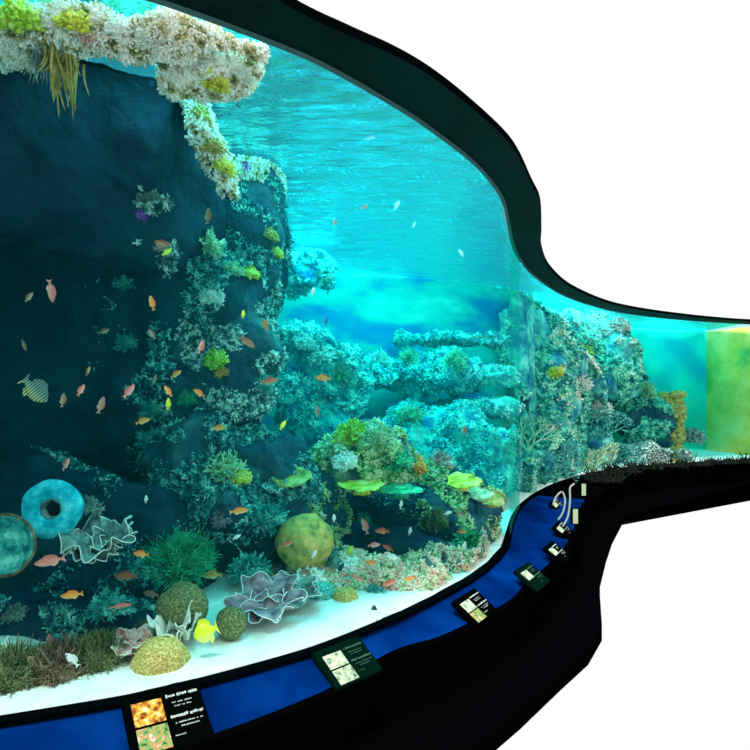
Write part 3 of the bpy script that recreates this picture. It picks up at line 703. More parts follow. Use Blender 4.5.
CO = [
 # kind, px, py, radius px, colour, name, label, extras
 ('cauli', 22, 22, 26, 'lime', 'cauliflower_coral', 'yellow green coral clump at the top left corner under the water surface', {}),
 ('cauli', 76, 24, 20, 'yellow', 'cauliflower_coral', 'bright yellow coral clump hanging over the top ledge, right of the corner clump', {}),
 ('cauli', 120, 30, 16, 'white', 'cauliflower_coral', 'white coral clump on the top ledge left of the soffit', {}),
 ('bush', 150, 42, 18, 'white', 'branching_coral', 'whitish branching coral at the right end of the top ledge', {}),
 ('bush', 95, 40, 16, 'pink', 'branching_coral', 'pinkish white branching coral on the middle of the top ledge', {}),
 ('bush', 15, 45, 15, 'white', 'branching_coral', 'pale branching coral on the left end of the top ledge', {}),
 ('hang', 62, 50, 34, 'ochre', 'hanging_coral', 'long ochre strand of coral hanging down from the top ledge', {}),
 ('hang', 40, 46, 22, 'grey', 'hanging_coral', 'grey coral strands hanging from the top ledge at the left', {}),
 ('hang', 160, 60, 24, 'white', 'hanging_coral', 'thin white strands hanging from the right end of the top ledge', {}),
 ('cauli', 215, 84, 17, 'yellow', 'cauliflower_coral', 'yellow green coral clump on the whitish slope below the soffit', {}),
 ('bush', 200, 60, 15, 'white', 'branching_coral', 'white branching coral high on the sunlit slope beneath the soffit', {}),
 ('bush', 242, 76, 15, 'white', 'branching_coral', 'white branching coral at the right tip of the sunlit slope', {}),
 ('cauli', 200, 118, 13, 'ochre', 'cauliflower_coral', 'ochre coral clump at the neck where the slope meets the cliff', {}),
 ('cauli', 212, 148, 13, 'ochre', 'cauliflower_coral', 'yellow brown knobbly coral on the cliff edge left of the spur', {}),
 ('cauli', 222, 168, 14, 'yellow', 'cauliflower_coral', 'yellowish knobbly coral hanging lowest on the cliff edge by the spur', {}),
 ('bush', 240, 150, 12, 'white', 'branching_coral', 'white branching coral on the left of the spur top', {}),
 ('bush', 262, 150, 13, 'white', 'branching_coral', 'white branching coral on the right of the spur top', {}),
 ('bush', 246, 168, 7, 'purple', 'soft_coral', 'small magenta soft coral below the white spur top', {}),
 ('cauli', 270, 236, 10, 'ochre', 'cauliflower_coral', 'ochre coral on the right edge of the spur', {}),
 ('cauli', 276, 254, 9, 'yellow', 'cauliflower_coral', 'yellow coral low on the right edge of the spur', {}),
 ('cauli', 251, 274, 10, 'yellow', 'cauliflower_coral', 'bright yellow round coral where spur and pillar meet', {}),
 ('bush', 234, 272, 12, 'palegreen', 'branching_coral', 'pale green branching coral left of the bright yellow round coral', {}),
 ('bush', 205, 245, 20, 'palegreen', 'branching_coral', 'pale green coral bush on the upper left of the pillar', {}),
 ('bush', 160, 248, 9, 'pink', 'soft_coral', 'small reddish soft coral on the dark cliff face', {}),
 ('bush', 140, 216, 7, 'purple', 'soft_coral', 'tiny purple soft coral high on the dark cliff face', {}),
 ('bush', 148, 195, 13, 'grey', 'branching_coral', 'faint grey coral sprigs high on the dark cliff face', {}),
 ('bush', 125, 283, 12, 'teal', 'branching_coral', 'faint teal coral patch on the dark cliff left of the pillar', {}),
 ('bush', 128, 345, 14, 'teal', 'branching_coral', 'faint teal coral tuft halfway down the dark cliff', {}),
 ('bush', 213, 300, 15, 'white', 'branching_coral', 'whitish coral sprigs in the middle of the pillar', {}),
 ('cauli', 218, 360, 15, 'lime', 'cauliflower_coral', 'lime green coral cup with orange tips on the lower pillar', {}),
 ('bush', 222, 372, 9, 'orange', 'soft_coral', 'orange fingers of coral at the foot of the lime green cup', {}),
 ('bush', 262, 385, 14, 'teal', 'branching_coral', 'teal coral frond on the right edge of the lower pillar', {}),
 ('bush', 155, 410, 18, 'teal', 'branching_coral', 'teal coral bush low on the dark cliff', {}),
 ('bush', 150, 440, 16, 'teal', 'branching_coral', 'second teal coral bush lowest on the dark cliff', {}),
 ('bush', 188, 400, 12, 'green', 'branching_coral', 'small green coral tuft left of the pillar foot', {}),
 ('bush', 225, 470, 24, 'palegreen', 'branching_coral', 'pale green coral crown on top of the teal bank', {}),
 ('cauli', 240, 478, 12, 'yellow', 'cauliflower_coral', 'yellow green coral nestled on the teal bank', {}),
 ('bush', 222, 520, 12, 'mauve', 'soft_coral', 'mauve coral knot in the middle of the teal bank', {}),
 ('plate', 290, 482, 20, 'ochre', 'plate_coral', 'ochre plate coral on the outcrop right of the teal bank', {}),
 ('ruffle', 276, 490, 12, 'teal', 'leaf_coral', 'small teal leaf coral with pale rim at the right of the teal bank', {}),
 ('bush', 268, 520, 22, 'teal', 'branching_coral', 'teal fuzzy coral left above the yellow boulder', {}),
 ('anem', 180, 562, 34, 'green', 'bush_coral', 'bright green bushy coral at the foot of the teal bank', {'ln': .36, 'n': 1200}),
 ('bush', 150, 575, 22, 'teal', 'branching_coral', 'blue green coral sprigs left of the bright green bush', {}),
 ('cauli', 335, 448, 20, 'palegreen', 'cauliflower_coral', 'pale green rounded coral on the left of the middle outcrop', {}),
 ('bush', 352, 438, 22, 'lime', 'branching_coral', 'yellow green coral crown on top of the middle outcrop', {}),
 ('bush', 378, 442, 22, 'palegreen', 'branching_coral', 'green coral bush on the right of the middle outcrop', {}),
 ('cauli', 396, 462, 16, 'green', 'cauliflower_coral', 'darker green coral low on the right of the middle outcrop', {}),
 ('cauli', 345, 462, 15, 'white', 'cauliflower_coral', 'whitish coral lump at the front of the middle outcrop', {}),
 ('plate', 362, 488, 23, 'yellow', 'plate_coral', 'flat yellowish plate coral jutting over the dark cave', {'d': 4.42, 'sq': .5, 'tilt': .12}),
 ('plate', 400, 492, 22, 'green', 'plate_coral', 'flat green plate coral jutting over the cave, right of the yellowish one', {'d': 4.5, 'sq': .5, 'tilt': .1}),
 ('cauli', 415, 465, 14, 'orange', 'cauliflower_coral', 'orange tinted coral clump between middle outcrop and yellow plates', {}),
 ('bush', 440, 464, 15, 'pink', 'branching_coral', 'pinkish white coral sprigs left of the yellow plates', {}),
 ('plate', 463, 484, 17, 'yellow', 'plate_coral', 'bright yellow round plate coral, highest of the plates near the bend', {'d': 4.85, 'sq': .7, 'tilt': .35}),
 ('plate', 480, 496, 12, 'palegreen', 'plate_coral', 'pale green small plate coral below the bright yellow plate', {'d': 4.95, 'sq': .7, 'tilt': .4}),
 ('plate', 492, 502, 12, 'ochre', 'plate_coral', 'ochre plate coral rightmost against the glass bend', {'d': 5.2, 'sq': .9, 'tilt': .6}),
 ('bush', 435, 520, 15, 'olive', 'branching_coral', 'olive coral strands down the rock right of the cave', {}),
 ('bush', 470, 545, 20, 'green', 'branching_coral', 'green coral tuft at the foot of the rock near the bend', {}),
 ('bush', 365, 520, 10, 'green', 'branching_coral', 'small green coral in front of the dark cave', {}),
 ('ball', 305, 540, 28, 'amber', 'boulder_coral', 'big round ochre boulder coral left of the cave', {'sq': 1.0, 'd': 4.1}),
 ('ball', 183, 606, 25, 'olive', 'brain_coral', 'olive brown dome coral behind the folded pale coral', {'sq': 1.0, 'd': 3.15}),
 ('ball', 161, 660, 27, 'ochre', 'brain_coral', 'yellow topped dome coral on the sand nearest the window sign', {'sq': .95, 'd': 2.86}),
 ('ball', 231, 622, 15, 'olive', 'brain_coral', 'small olive dome coral on the sand right of the yellow fish', {'sq': 1.1, 'd': 3.15}),
 ('mound', 430, 580, 12, 'palegreen', 'brain_coral', 'pale green dome coral at the right of the sand bank', {'d': 4.2}),
 ('mound', 345, 598, 13, 'ochre', 'brain_coral', 'ochre dome coral at the front edge of the rubble bank', {'d': 3.75, 'sq': 1.1}),
 ('mound', 322, 592, 14, 'teal', 'brain_coral', 'teal dome coral beside the ruffled leaf coral', {'d': 3.8, 'sq': .9}),
 ('bush', 375, 596, 14, 'teal', 'branching_coral', 'cyan branching coral in the middle of the rubble bank', {'d': 3.9}),
 ('cauli', 392, 586, 13, 'pink', 'cauliflower_coral', 'pinkish coral with pale tips in the middle of the rubble bank', {'d': 4.0}),
 ('cauli', 408, 580, 10, 'orange', 'cauliflower_coral', 'orange pink coral right in the rubble bank', {'d': 4.1}),
 ('cauli', 370, 574, 10, 'orange', 'cauliflower_coral', 'orange coral amid the small fish shoal', {'d': 4.1}),
 ('cauli', 352, 568, 14, 'white', 'cauliflower_coral', 'cream coral lump left of the small fish shoal', {'d': 4.1}),
 ('cauli', 310, 580, 18, 'white', 'cauliflower_coral', 'pale pinkish coral rubble lump beneath the boulder coral', {'d': 3.95}),
 ('ruffle', 268, 606, 37, 'mauve', 'leaf_coral', 'large ruffled mauve grey leaf coral with white rim on the sand', {'d': 3.45, 'sq': .75, 'tilt': .35, 'lobes': 5}),
 ('ruffle', 298, 600, 24, 'grey', 'leaf_coral', 'grey green ruffled leaf coral behind the right side of the large one', {'d': 3.65, 'sq': .9, 'tilt': .3, 'lobes': 4}),
 ('bush', 250, 572, 24, 'teal', 'branching_coral', 'bright teal fuzzy coral behind the ruffled leaf coral', {'d': 3.9}),
 ('ruffle', 174, 640, 30, 'white', 'folded_coral', 'pale folded coral with white outlined leaves between two domes', {'d': 3.02, 'sq': 1.5, 'tilt': .25, 'lobes': 2, 'open_': .5}),
 ('ruffle', 132, 648, 20, 'pink', 'folded_coral', 'pinkish folded coral left of the yellow topped dome', {'d': 2.9, 'sq': 1.0, 'tilt': .3, 'lobes': 4}),
 ('ruffle', 102, 552, 33, 'grey', 'leaf_coral', 'pale grey green leaf coral right of the round blue ring sponge', {'d': 3.3, 'sq': 1.2, 'tilt': .4, 'lobes': 5}),
 ('bush', 88, 510, 16, 'grey', 'branching_coral', 'greyish coral sprigs above the leaf coral beside the ring sponge', {'d': 3.4}),
 ('bush', 110, 612, 24, 'teal', 'branching_coral', 'blue green coral sprigs above the brown anemone carpet', {'d': 3.1}),
 ('anem', 12, 678, 38, 'olive', 'carpet_anemone', 'olive carpet anemone at the far left of the sand', {'d': 2.68, 'sq': 1.35}),
 ('anem', 56, 672, 36, 'brown', 'carpet_anemone', 'brown carpet anemone in the middle of the left sand edge', {'d': 2.75, 'sq': 1.35}),
 ('anem', 96, 660, 32, 'olive', 'carpet_anemone', 'olive green carpet anemone left of the pinkish folded coral', {'d': 2.85, 'sq': 1.35}),
 ('anem', 150, 632, 20, 'olive', 'carpet_anemone', 'small dark anemone behind the yellow topped dome', {'d': 3.05, 'sq': .9}),
 ('bush', 16, 616, 14, 'grey', 'branching_coral', 'faint grey coral sprig in the dark at the lower left', {}),
 # distance
 ('cauli', 300, 240, 14, 'teal', 'cauliflower_coral', 'turquoise coral head on the distant ridge right of the spur', {}),
 ('cauli', 320, 248, 12, 'white', 'cauliflower_coral', 'pale coral head at the right end of the distant ridge', {}),
 ('bush', 305, 345, 14, 'white', 'branching_coral', 'pale coral thicket on the distant slope beside the pillar', {}),
 ('bush', 322, 358, 16, 'white', 'branching_coral', 'pale coral thicket at the right of the distant slope', {}),
 ('bush', 340, 372, 13, 'palegreen', 'branching_coral', 'pale green thicket lowest on the distant slope', {}),
 ('bush', 380, 362, 14, 'white', 'branching_coral', 'whitish thicket on the left of the broad distant shelf', {}),
 ('bush', 410, 360, 14, 'palegreen', 'branching_coral', 'pale green thicket in the middle of the broad distant shelf', {}),
 ('bush', 455, 362, 15, 'palegreen', 'branching_coral', 'pale green thicket on the right of the broad distant shelf', {}),
 ('bush', 410, 418, 16, 'palegreen', 'branching_coral', 'green tinted thicket just above the middle outcrop in the distance', {}),
 # beyond the bend
 ('cauli', 572, 318, 12, 'white', 'cauliflower_coral', 'white coral clump left under the soffit past the bend', {}),
 ('cauli', 590, 322, 9, 'white', 'cauliflower_coral', 'white coral clump touching the soffit past the bend', {}),
 ('bush', 600, 330, 12, 'white', 'branching_coral', 'white branching coral under the soffit past the bend', {}),
 ('cauli', 618, 326, 12, 'pink', 'cauliflower_coral', 'pinkish white coral clump highest and rightmost under the soffit', {}),
 ('cauli', 585, 350, 11, 'yellow', 'cauliflower_coral', 'pale yellow coral clump on the upper ridge past the bend', {}),
 ('cauli', 556, 372, 9, 'yellow', 'cauliflower_coral', 'small yellow coral at the left edge of the upper ridge', {}),
 ('bush', 580, 385, 13, 'white', 'branching_coral', 'white sprigs on the ridge line past the bend', {}),
 ('bush', 600, 410, 13, 'white', 'branching_coral', 'white sprigs midway down the ridge line past the bend', {}),
 ('bush', 618, 436, 13, 'white', 'branching_coral', 'white sprigs low on the ridge line past the bend', {}),
 ('fan', 543, 484, 34, 'teal', 'sea_fan', 'teal sea fan at the lower left past the bend', {}),
 ('fan', 566, 478, 38, 'teal', 'sea_fan', 'teal sea fan second from the left past the bend', {}),
 ('fan', 590, 474, 38, 'palegreen', 'sea_fan', 'pale green sea fan in the middle of the slope past the bend', {}),
 ('fan', 614, 470, 30, 'teal', 'sea_fan', 'teal sea fan at the right foot of the slope past the bend', {}),
 ('fan', 528, 450, 34, 'palegreen', 'sea_fan', 'pale green sea fan nearest the bend of the glass', {'d': 9.2}),
 ('fan', 600, 440, 34, 'teal', 'sea_fan', 'pale teal sea fan under the ridge line past the bend', {}),
 ('bush', 645, 392, 12, 'palegreen', 'branching_coral', 'green white coral bush on the blue stack', {}),
 ('tower', 676, 456, 34, 'ochre', 'coral_tower', 'tall yellow knobbly coral tower near the yellow green wall', {'d': 13.4, 'up': 1}),
 ('bush', 690, 440, 16, 'grey', 'branching_coral', 'grey white coral branch right of the yellow coral tower', {'d': 13.6}),
 ('cauli', 636, 462, 12, 'orange', 'cauliflower_coral', 'orange yellow coral clump low on the sill bank', {'d': 12.6}),
 ('cauli', 655, 464, 13, 'yellow', 'cauliflower_coral', 'pale yellow coral clump on the sill bank beneath the tower', {'d': 12.7}),
 ('cauli', 672, 465, 10, 'ochre', 'cauliflower_coral', 'ochre coral clump rightmost on the sill bank', {'d': 12.8}),
]
for kind, px, py, rp, col, name, label, kw in CO:
    coral(kind, px, py, rp, col, name, label, **kw)

# ring sponges
def lathe(prof, n=48, wob=0.0, seed=0):
    V = []; Fc = []
    for j, (r, z) in enumerate(prof):
        for i in range(n):
            a = 2 * PI * i / n; q = 1 + wob * noise.noise(Vector((math.cos(a) * 1.2, math.sin(a) * 1.2, seed + z)))
            V.append((r * q * math.cos(a), r * q * math.sin(a), z))
    for j in range(len(prof) - 1):
        for i in range(n):
            Fc.append((j * n + i, j * n + (i + 1) % n, (j + 1) * n + (i + 1) % n, (j + 1) * n + i))
    return np.array(V), Fc
def ring_sponge(px, py, d, rp, axis, label, rh=.32, flat=1.0):
    r = rp * d / F; c = P(px, py, d)
    z = Vector(axis).normalized(); T = np.array(z.to_track_quat('Z', 'Y').to_matrix()) * r
    root = empty('ring_sponge', c); tag(root, label, 'sponge')
    prof = [(.35, -1.1), (.6, -.9), (.85, -.55)]
    for k in range(13):
        a = -1.0 + (PI + .6) * k / 12
        rc, w = (1 + rh) / 2, (1 - rh) / 2
        prof.append((rc + w * math.cos(a), .28 * math.sin(a) * 1.0))
    V, Fc = lathe(prof, 56, .10, px)
    V[:, 0] *= flat
    mesh('body', V @ T.T, Fc, M['c_blue'], root)
    prof = [(rh * 1.02, .02), (rh * 1.1, .08), (rh * 1.0, .1), (rh * .9, .03), (rh * .85, -.25)]
    V, Fc = lathe(prof, 40, .14, px + 2); V[:, 0] *= flat
    o = mesh('opening_rim', V @ T.T, Fc, M['c_grey'], root); o['label'] = 'pale grey rim of the opening'
    V, Fc = lathe([(rh * .92, -.1), (rh * .8, -.5), (.001, -.55)], 32, .1, px + 5); V[:, 0] *= flat
    mesh('cavity', V @ T.T, Fc, M['rock_dark'], root)
    return root
ring_sponge(52, 509, 3.25, 29, (.10, -1, .12), 'round blue ring shaped sponge with a dark hole on the dark bank')
def cup_sponge():
    d = 3.0; r = 30 * d / F; c = P(2, 545, d)
    z = Vector((.25, -1, .1)).normalized(); T = np.array(z.to_track_quat('Z', 'Y').to_matrix()) * r
    root = empty('cup_sponge', c); tag(root, 'open blue green cup sponge with thin brown rim cut by the left frame edge', 'sponge')
    V, Fc = lathe([(.3, -1.1), (.7, -.8), (.95, -.3), (1.0, 0), (.92, -.02), (.75, -.25), (.4, -.4), (.001, -.42)], 48, .08, 3)
    mesh('body', V @ T.T, Fc, M['c_teal'], root)
    V, Fc = lathe([(.94, -.03), (1.0, .05), (1.06, .0), (1.0, -.06)], 48, .08, 3)
    o = mesh('rim', V @ T.T, Fc, M['c_brown'], root); o['label'] = 'thin brown rim'
cup_sponge()

# ------------------------------------------------------------------ fish (unit length, nose +x, back +z)
def fish_parts(deep=.2, tail='fork'):
    xs = [.50, .47, .42, .34, .22, .08, -.06, -.2, -.31, -.38]
    hs = [.01, .22, .45, .72, .95, 1.0, .88, .58, .32, .22]
    V = []; n = 10
    for x, h in zip(xs, hs):
        for i in range(n):
            a = 2 * PI * i / n
            V.append((x, math.cos(a) * h * deep * .42, math.sin(a) * h * deep))
    Fc = [(j * n + i, j * n + (i + 1) % n, (j + 1) * n + (i + 1) % n, (j + 1) * n + i) for j in range(len(xs) - 1) for i in range(n)]
    Fc += [tuple(range(n)), tuple((len(xs) - 1) * n + i for i in range(n))[::-1]]
    body = (V, Fc)
    def slab(pts, th=.012):
        k = len(pts); V = [(x, -th / 2, z) for x, z in pts] + [(x, th / 2, z) for x, z in pts]
        return V, [tuple(range(k)), tuple(range(k, 2 * k))[::-1]] + [(i, k + i, k + (i + 1) % k, (i + 1) % k) for i in range(k)]
    s = deep
    tf = slab([(-.36, .04), (-.5, s * .85), (-.46, .0), (-.5, -s * .85), (-.36, -.04)] if tail == 'fork' else [(-.36, .05), (-.5, .11), (-.5, -.11), (-.36, -.05)])
    df = slab([(.26, s * .8), (.12, s * 1.35), (-.1, s * 1.3), (-.27, s * .8), (-.22, s * .4), (.1, s * .8)])
    af = slab([(.02, -s * .8), (-.1, -s * 1.3), (-.25, -s * .75), (-.22, -s * .4)])
    pf = ([(.2, deep * .36, -.02), (.06, deep * .36 + .10, -.10), (.04, deep * .36 + .06, 0), (.2, deep * .38, .0), (.06, deep * .37 + .1, -.095), (.04, deep * .37 + .06, .005)], [(0, 1, 2), (5, 4, 3)])
    ev = [(.37 + .022 * math.cos(a), sy * deep * .25, .03 + .022 * math.sin(a)) for sy in (-1, 1) for a in np.linspace(0, 2 * PI, 8, endpoint=False)]
    ev += [(.37, -deep * .31, .03), (.37, deep * .31, .03)]
    ef = [(i, (i + 1) % 8, 16) for i in range(8)] + [(8 + (i + 1) % 8, 8 + i, 17) for i in range(8)]
    return [('body', body), ('tail_fin', tf), ('dorsal_fin', df), ('anal_fin', af), ('pectoral_fin', pf), ('eye', (ev, ef))]
FM = {
 'orange': mat_fish('orange_fish', C(.9, .22, .03), C(1, .38, .06), C(1, .6, .25)),
 'red': mat_fish('red_fish', C(.6, .08, .04), C(.85, .16, .07), C(.95, .4, .25)),
 'pink': mat_fish('pink_fish', C(.7, .16, .14), C(.85, .28, .22), C(.95, .5, .42)),
 'brown': mat_fish('brown_fish', C(.25, .12, .06), C(.45, .24, .14), C(.6, .45, .3)),
 'white': mat_fish('white_fish', C(.7, .75, .72), C(.95, .95, .9), C(1, 1, 1)),
 'yellow': mat_fish('yellow_fish', C(.75, .85, .02), C(.9, 1, .03), C(.95, 1, .2)),
 'purple': mat_fish('purple_fish', C(.3, .03, .5), C(.6, .08, .75), C(.7, .4, .8)),
 'dark': mat_fish('dark_fish', C(.01, .015, .03), C(.02, .03, .05), C(.05, .07, .08)),
 'blue': mat_fish('blue_fish', C(.01, .15, .4), C(.03, .25, .5), C(.1, .4, .6)),
 'striped': mat_fish('striped_fish', C(.12, .25, .2), C(.2, .42, .3), C(.5, .6, .2), (C(.03, .07, .07), 4)),
}
M['eye'] = mat_plain('fish_eye', C(.005, .005, .006), .2)
PROTO = {}
def fish_proto(col, deep):
    if (col, deep) not in PROTO:
        L_ = []
        for nm, (V, Fc) in fish_parts(deep):
            me = bpy.data.meshes.new(nm); me.from_pydata([tuple(v) for v in V], [], [tuple(f) for f in Fc])
            if nm == 'body': me.polygons.foreach_set('use_smooth', [True] * len(me.polygons))
            me.materials.append(M['eye'] if nm == 'eye' else FM[col]); L_.append((nm, me))
        PROTO[(col, deep)] = L_
    return PROTO[(col, deep)]
def fish(px, py, ln, ang, col, label, deep=.17, d=None, group=None, name='fish'):
    h = hit(px, py); g = G(px)
    back = h[0].y if h else g + 1.5
    if d is None:
        d = max(g + .16, min(back - .16, g + .3 + .9 * random.random()))
    d = max(d, g + .12)
    L_ = ln * d / F; a = math.radians(ang)
    f = Vector((math.cos(a), .25 * (1 if (px % 2) else -1), math.sin(a))).normalized()
    ref = Vector((0, 0, 1)) if abs(f.z) < .9 else Vector((1, 0, 0))
    s = ref.cross(f).normalized(); u = f.cross(s)
    Mx = Matrix((f, s, u)).transposed().to_4x4()
    o = empty(name, (0, 0, 0)); o.matrix_world = Matrix.Translation(P(px, py, d)) @ Mx @ Matrix.Scale(L_, 4)
    tag(o, label, 'fish', group)
    for nm, me in fish_proto(col, deep):
        c = bpy.data.objects.new(nm, me); COL.objects.link(c); c.parent = o
    return o
FI = [
 (29, 297, 12, 60, 'brown', 'faint brown fish high in the dark water at far left'),
 (51, 291, 23, -88, 'pink', 'pink fish diving head down in the dark water at left', .16),
 (104, 331, 13, 15, 'brown', 'brown fish level in the dark water left of the cliff tuft'),
 (152, 303, 15, 100, 'orange', 'orange brown fish upright against the dark cliff, upper of two'),
 (152, 334, 12, 120, 'brown', 'brown fish upright against the dark cliff, lower of two'),
 (24, 345, 13, -60, 'brown', 'dim brown fish at the far left above the striped fish'),
 (35, 390, 31, -50, 'striped', 'striped green angelfish slanting down with a yellow face', .30),
 (88, 371, 11, 60, 'orange', 'small orange fish above the pair of thin pale fish'),
 (81, 390, 13, 65, 'pink', 'thin pale pink fish, left of the two below the small orange one'),
 (101, 405, 18, 78, 'pink', 'thin pink fish nearly upright right of the thin pale one'),
 (63, 400, 15, 90, 'brown', 'dim brown upright fish right of the striped fish'),
 (129, 391, 17, 55, 'pink', 'pink fish turned upward against the cliff foot'),
 (176, 374, 14, 30, 'orange', 'pale orange fish left of the lime green coral cup'),
 (155, 379, 10, 80, 'brown', 'tiny brown fish left of the pale orange fish by the cliff'),
 (168, 391, 13, 120, 'orange', 'orange fish pointing up left under the pale orange one'),
 (168, 404, 13, 80, 'yellow', 'yellow green fish upright under the orange one at the cliff'),
 (143, 421, 15, 20, 'orange', 'orange fish over the teal bush low on the cliff'),
 (162, 243, 15, 170, 'red', 'red fish high on the dark cliff face'),
 (167, 252, 12, 40, 'yellow', 'yellow brown fish just under the red one on the cliff'),
 (265, 325, 15, 115, 'orange', 'orange fish rising beside the right edge of the pillar'),
 (247, 342, 19, -35, 'red', 'dull red fish slanting down across the pillar'),
 (243, 314, 9, 90, 'yellow', 'tiny yellow fish on the pillar above the dull red one'),
 (269, 381, 18, 10, 'red', 'brownish red fish level by the foot of the pillar'),
 (323, 378, 17, 175, 'orange', 'orange fish alone before the distant turquoise slope'),
 (199, 393, 15, 150, 'orange', 'orange fish beneath the lime green coral cup'),
 (201, 347, 15, 75, 'pink', 'pink fish upright at the left of the lime green coral cup'),
 (283, 425, 11, 60, 'yellow', 'small yellow fish before the blue gap right of the pillar'),
 (219, 428, 15, 5, 'orange', 'orange fish above the pale green crown of the teal bank'),
 (313, 291, 9, 80, 'white', 'tiny white fish before the distant ridge'),
 (325, 321, 13, 95, 'blue', 'small blue upright fish in the turquoise gap'),
 (317, 411, 12, 95, 'brown', 'small brown upright fish low in the turquoise gap'),
 (66, 464, 16, 55, 'pink', 'thin pale fish above the round ring sponge'),
 (146, 499, 9, 80, 'white', 'tiny white fish in the dark right of the ring sponge'),
 (50, 561, 29, 190, 'pink', 'pinkish white fish swimming beneath the round ring sponge', .16),
 (72, 595, 21, 185, 'orange', 'bright orange fish below the pinkish white one', .17),
 (141, 554, 18, 178, 'orange', 'orange fish left of the bright green bush coral'),
 (126, 576, 22, 176, 'red', 'dark red fish over the blue green sprigs'),
 (151, 594, 18, 175, 'brown', 'purplish brown fish left of the olive dome'),
 (121, 606, 22, 5, 'pink', 'slim pale orange fish above the pinkish folded coral', .1),
 (5, 648, 24, 82, 'white', 'slim white upright fish at the far left over the anemone', .1),
 (50, 642, 19, 88, 'pink', 'pinkish upright fish among the anemones, highest of the four'),
 (36, 664, 23, 130, 'brown', 'reddish brown fish head up in front of the left anemone', .2),
 (72, 660, 19, 125, 'white', 'white edged fish head up between the anemones', .2),
 (212, 575, 19, 178, 'orange', 'bright orange fish level right of the green bush coral', .18),
 (239, 511, 19, 5, 'orange', 'orange fish level across the middle of the teal bank', .15),
 (287, 544, 13, 20, 'red', 'small red orange fish before the boulder coral'),
 (237, 537, 9, 30, 'white', 'tiny white fish below the orange one on the teal bank'),
 (365, 526, 17, 110, 'pink', 'pink fish rising at the left mouth of the cave'),
 (382, 531, 15, 175, 'red', 'red fish level in front of the cave'),
 (374, 545, 13, 10, 'pink', 'pink fish under the red one in the shoal before the cave'),
 (388, 548, 13, 150, 'red', 'dull red fish right in the shoal before the cave'),
 (393, 557, 14, 170, 'white', 'pinkish white fish lowest right in the shoal before the cave'),
 (371, 563, 13, 170, 'orange', 'orange fish low in the shoal over the cream coral'),
 (350, 551, 12, 70, 'yellow', 'yellow fish at the left side of the shoal'),
 (359, 579, 12, 160, 'pink', 'pink fish close over the rubble under the shoal'),
 (334, 518, 9, 90, 'white', 'tiny white fish right above the boulder coral'),
 (314, 554, 11, 60, 'white', 'slim white fish at the right foot of the boulder coral'),
 (306, 573, 15, 165, 'brown', 'brown fish over the sand beneath the boulder coral'),
 (330, 570, 13, 150, 'brown', 'brown fish over the sand left of the cream coral'),
 (341, 568, 12, 60, 'dark', 'black fish over the sand left of the cream coral'),
 (374, 612, 16, 90, 'dark', 'black upright fish over the bare sand close to the glass', .2),
 (389, 583, 14, 20, 'red', 'pinkish red fish against the pinkish coral on the rubble'),
 (410, 531, 9, 80, 'white', 'tiny white upright fish right of the cave mouth'),
 (401, 504, 9, 80, 'white', 'tiny white fish under the green plate coral'),
 (443, 557, 12, 90, 'dark', 'dark upright fish over the rubble near the bend'),
 (409, 579, 12, 10, 'orange', 'orange fish against the right of the rubble bank'),
 (462, 532, 10, 0, 'orange', 'small orange fish under the yellow plates'),
 (463, 550, 18, 70, 'white', 'white slanting fish near the sand at the bend', .14),
 (448, 513, 9, 20, 'white', 'tiny white fish left under the yellow plates'),
 (461, 514, 9, 160, 'pink', 'tiny pink fish right under the yellow plates'),
 (464, 430, 10, 90, 'brown', 'small brown fish before the distant reef near the bend'),
 (370, 138, 10, 10, 'purple', 'tiny purple fish high in open water under the surface'),
 (364, 207, 9, 20, 'pink', 'tiny pale fish in open water, left of the pair'),
 (397, 205, 11, 60, 'white', 'small white fish in open water, right of the pair'),
 (414, 225, 7, 60, 'white', 'tiny white fish in open water below the pair'),
 (461, 253, 9, 120, 'white', 'tiny white fish in open water nearest the bend'),
 (238, 105, 9, -45, 'dark', 'tiny dark fish against the whitish slope under the soffit'),
 (208, 216, 16, 80, 'brown', 'brown upright fish left of the spur'),
 (335, 222, 8, 90, 'pink', 'tiny pink fish in open water right of the spur'),
]
for f in FI:
    fish(f[0], f[1], f[2], f[3], f[4], f[5], f[6] if len(f) > 6 else .17)
fish(206, 632, 25, 200, 'yellow', 'bright yellow round bodied fish over the sand between the domes', .42, d=2.9)

# ------------------------------------------------------------------ species signs on the rail
M['ph1'] = mat_mottle('orange_coral_picture', [C(.02, .01, .01), C(.45, .12, .02), C(.95, .5, .05), C(.9, .85, .7)], 30, 5, 0, pos=[.35, .46, .56, .68])
M['ph2'] = mat_mottle('green_red_reef_picture', [C(.01, .05, .01), C(.2, .4, .12), C(.6, .2, .08), C(.85, .9, .75)], 34, 5, 0, pos=[.35, .46, .56, .64])
M['ph3'] = mat_mottle('cream_picture', [C(.01, .02, .02), C(.3, .4, .3), C(.5, .52, .32), C(.7, .7, .55)], 26, 4, 0, pos=[.34, .42, .5, .64])
M['ink'] = mat_plain('white_lettering', C(.55, .58, .55), .7)
M['inkg'] = mat_plain('dim_green_lettering', C(.04, .12, .07), .7)
M['board'] = mat_plain('black_sign_board', C(.001, .0015, .0015), .8, .0)
M['boardg'] = mat_plain('dark_green_sign_board', C(.001, .010, .006), .8, .0)
def box(x0, x1, y0, y1, z0, z1):
    V = [(x, y, z) for x in (x0, x1) for y in (y0, y1) for z in (z0, z1)]
    return V, [(0, 1, 3, 2), (4, 6, 7, 5), (0, 4, 5, 1), (2, 3, 7, 6), (0, 2, 6, 4), (1, 5, 7, 3)]
def bevel_board(w, h, t, m, root, name='board'):
    o = mesh(name, *box(-w / 2, w / 2, -h / 2, h / 2, -t, 0), m, root, False)
    b_ = o.modifiers.new('b', 'BEVEL'); b_.width = .006; b_.segments = 2
    return o
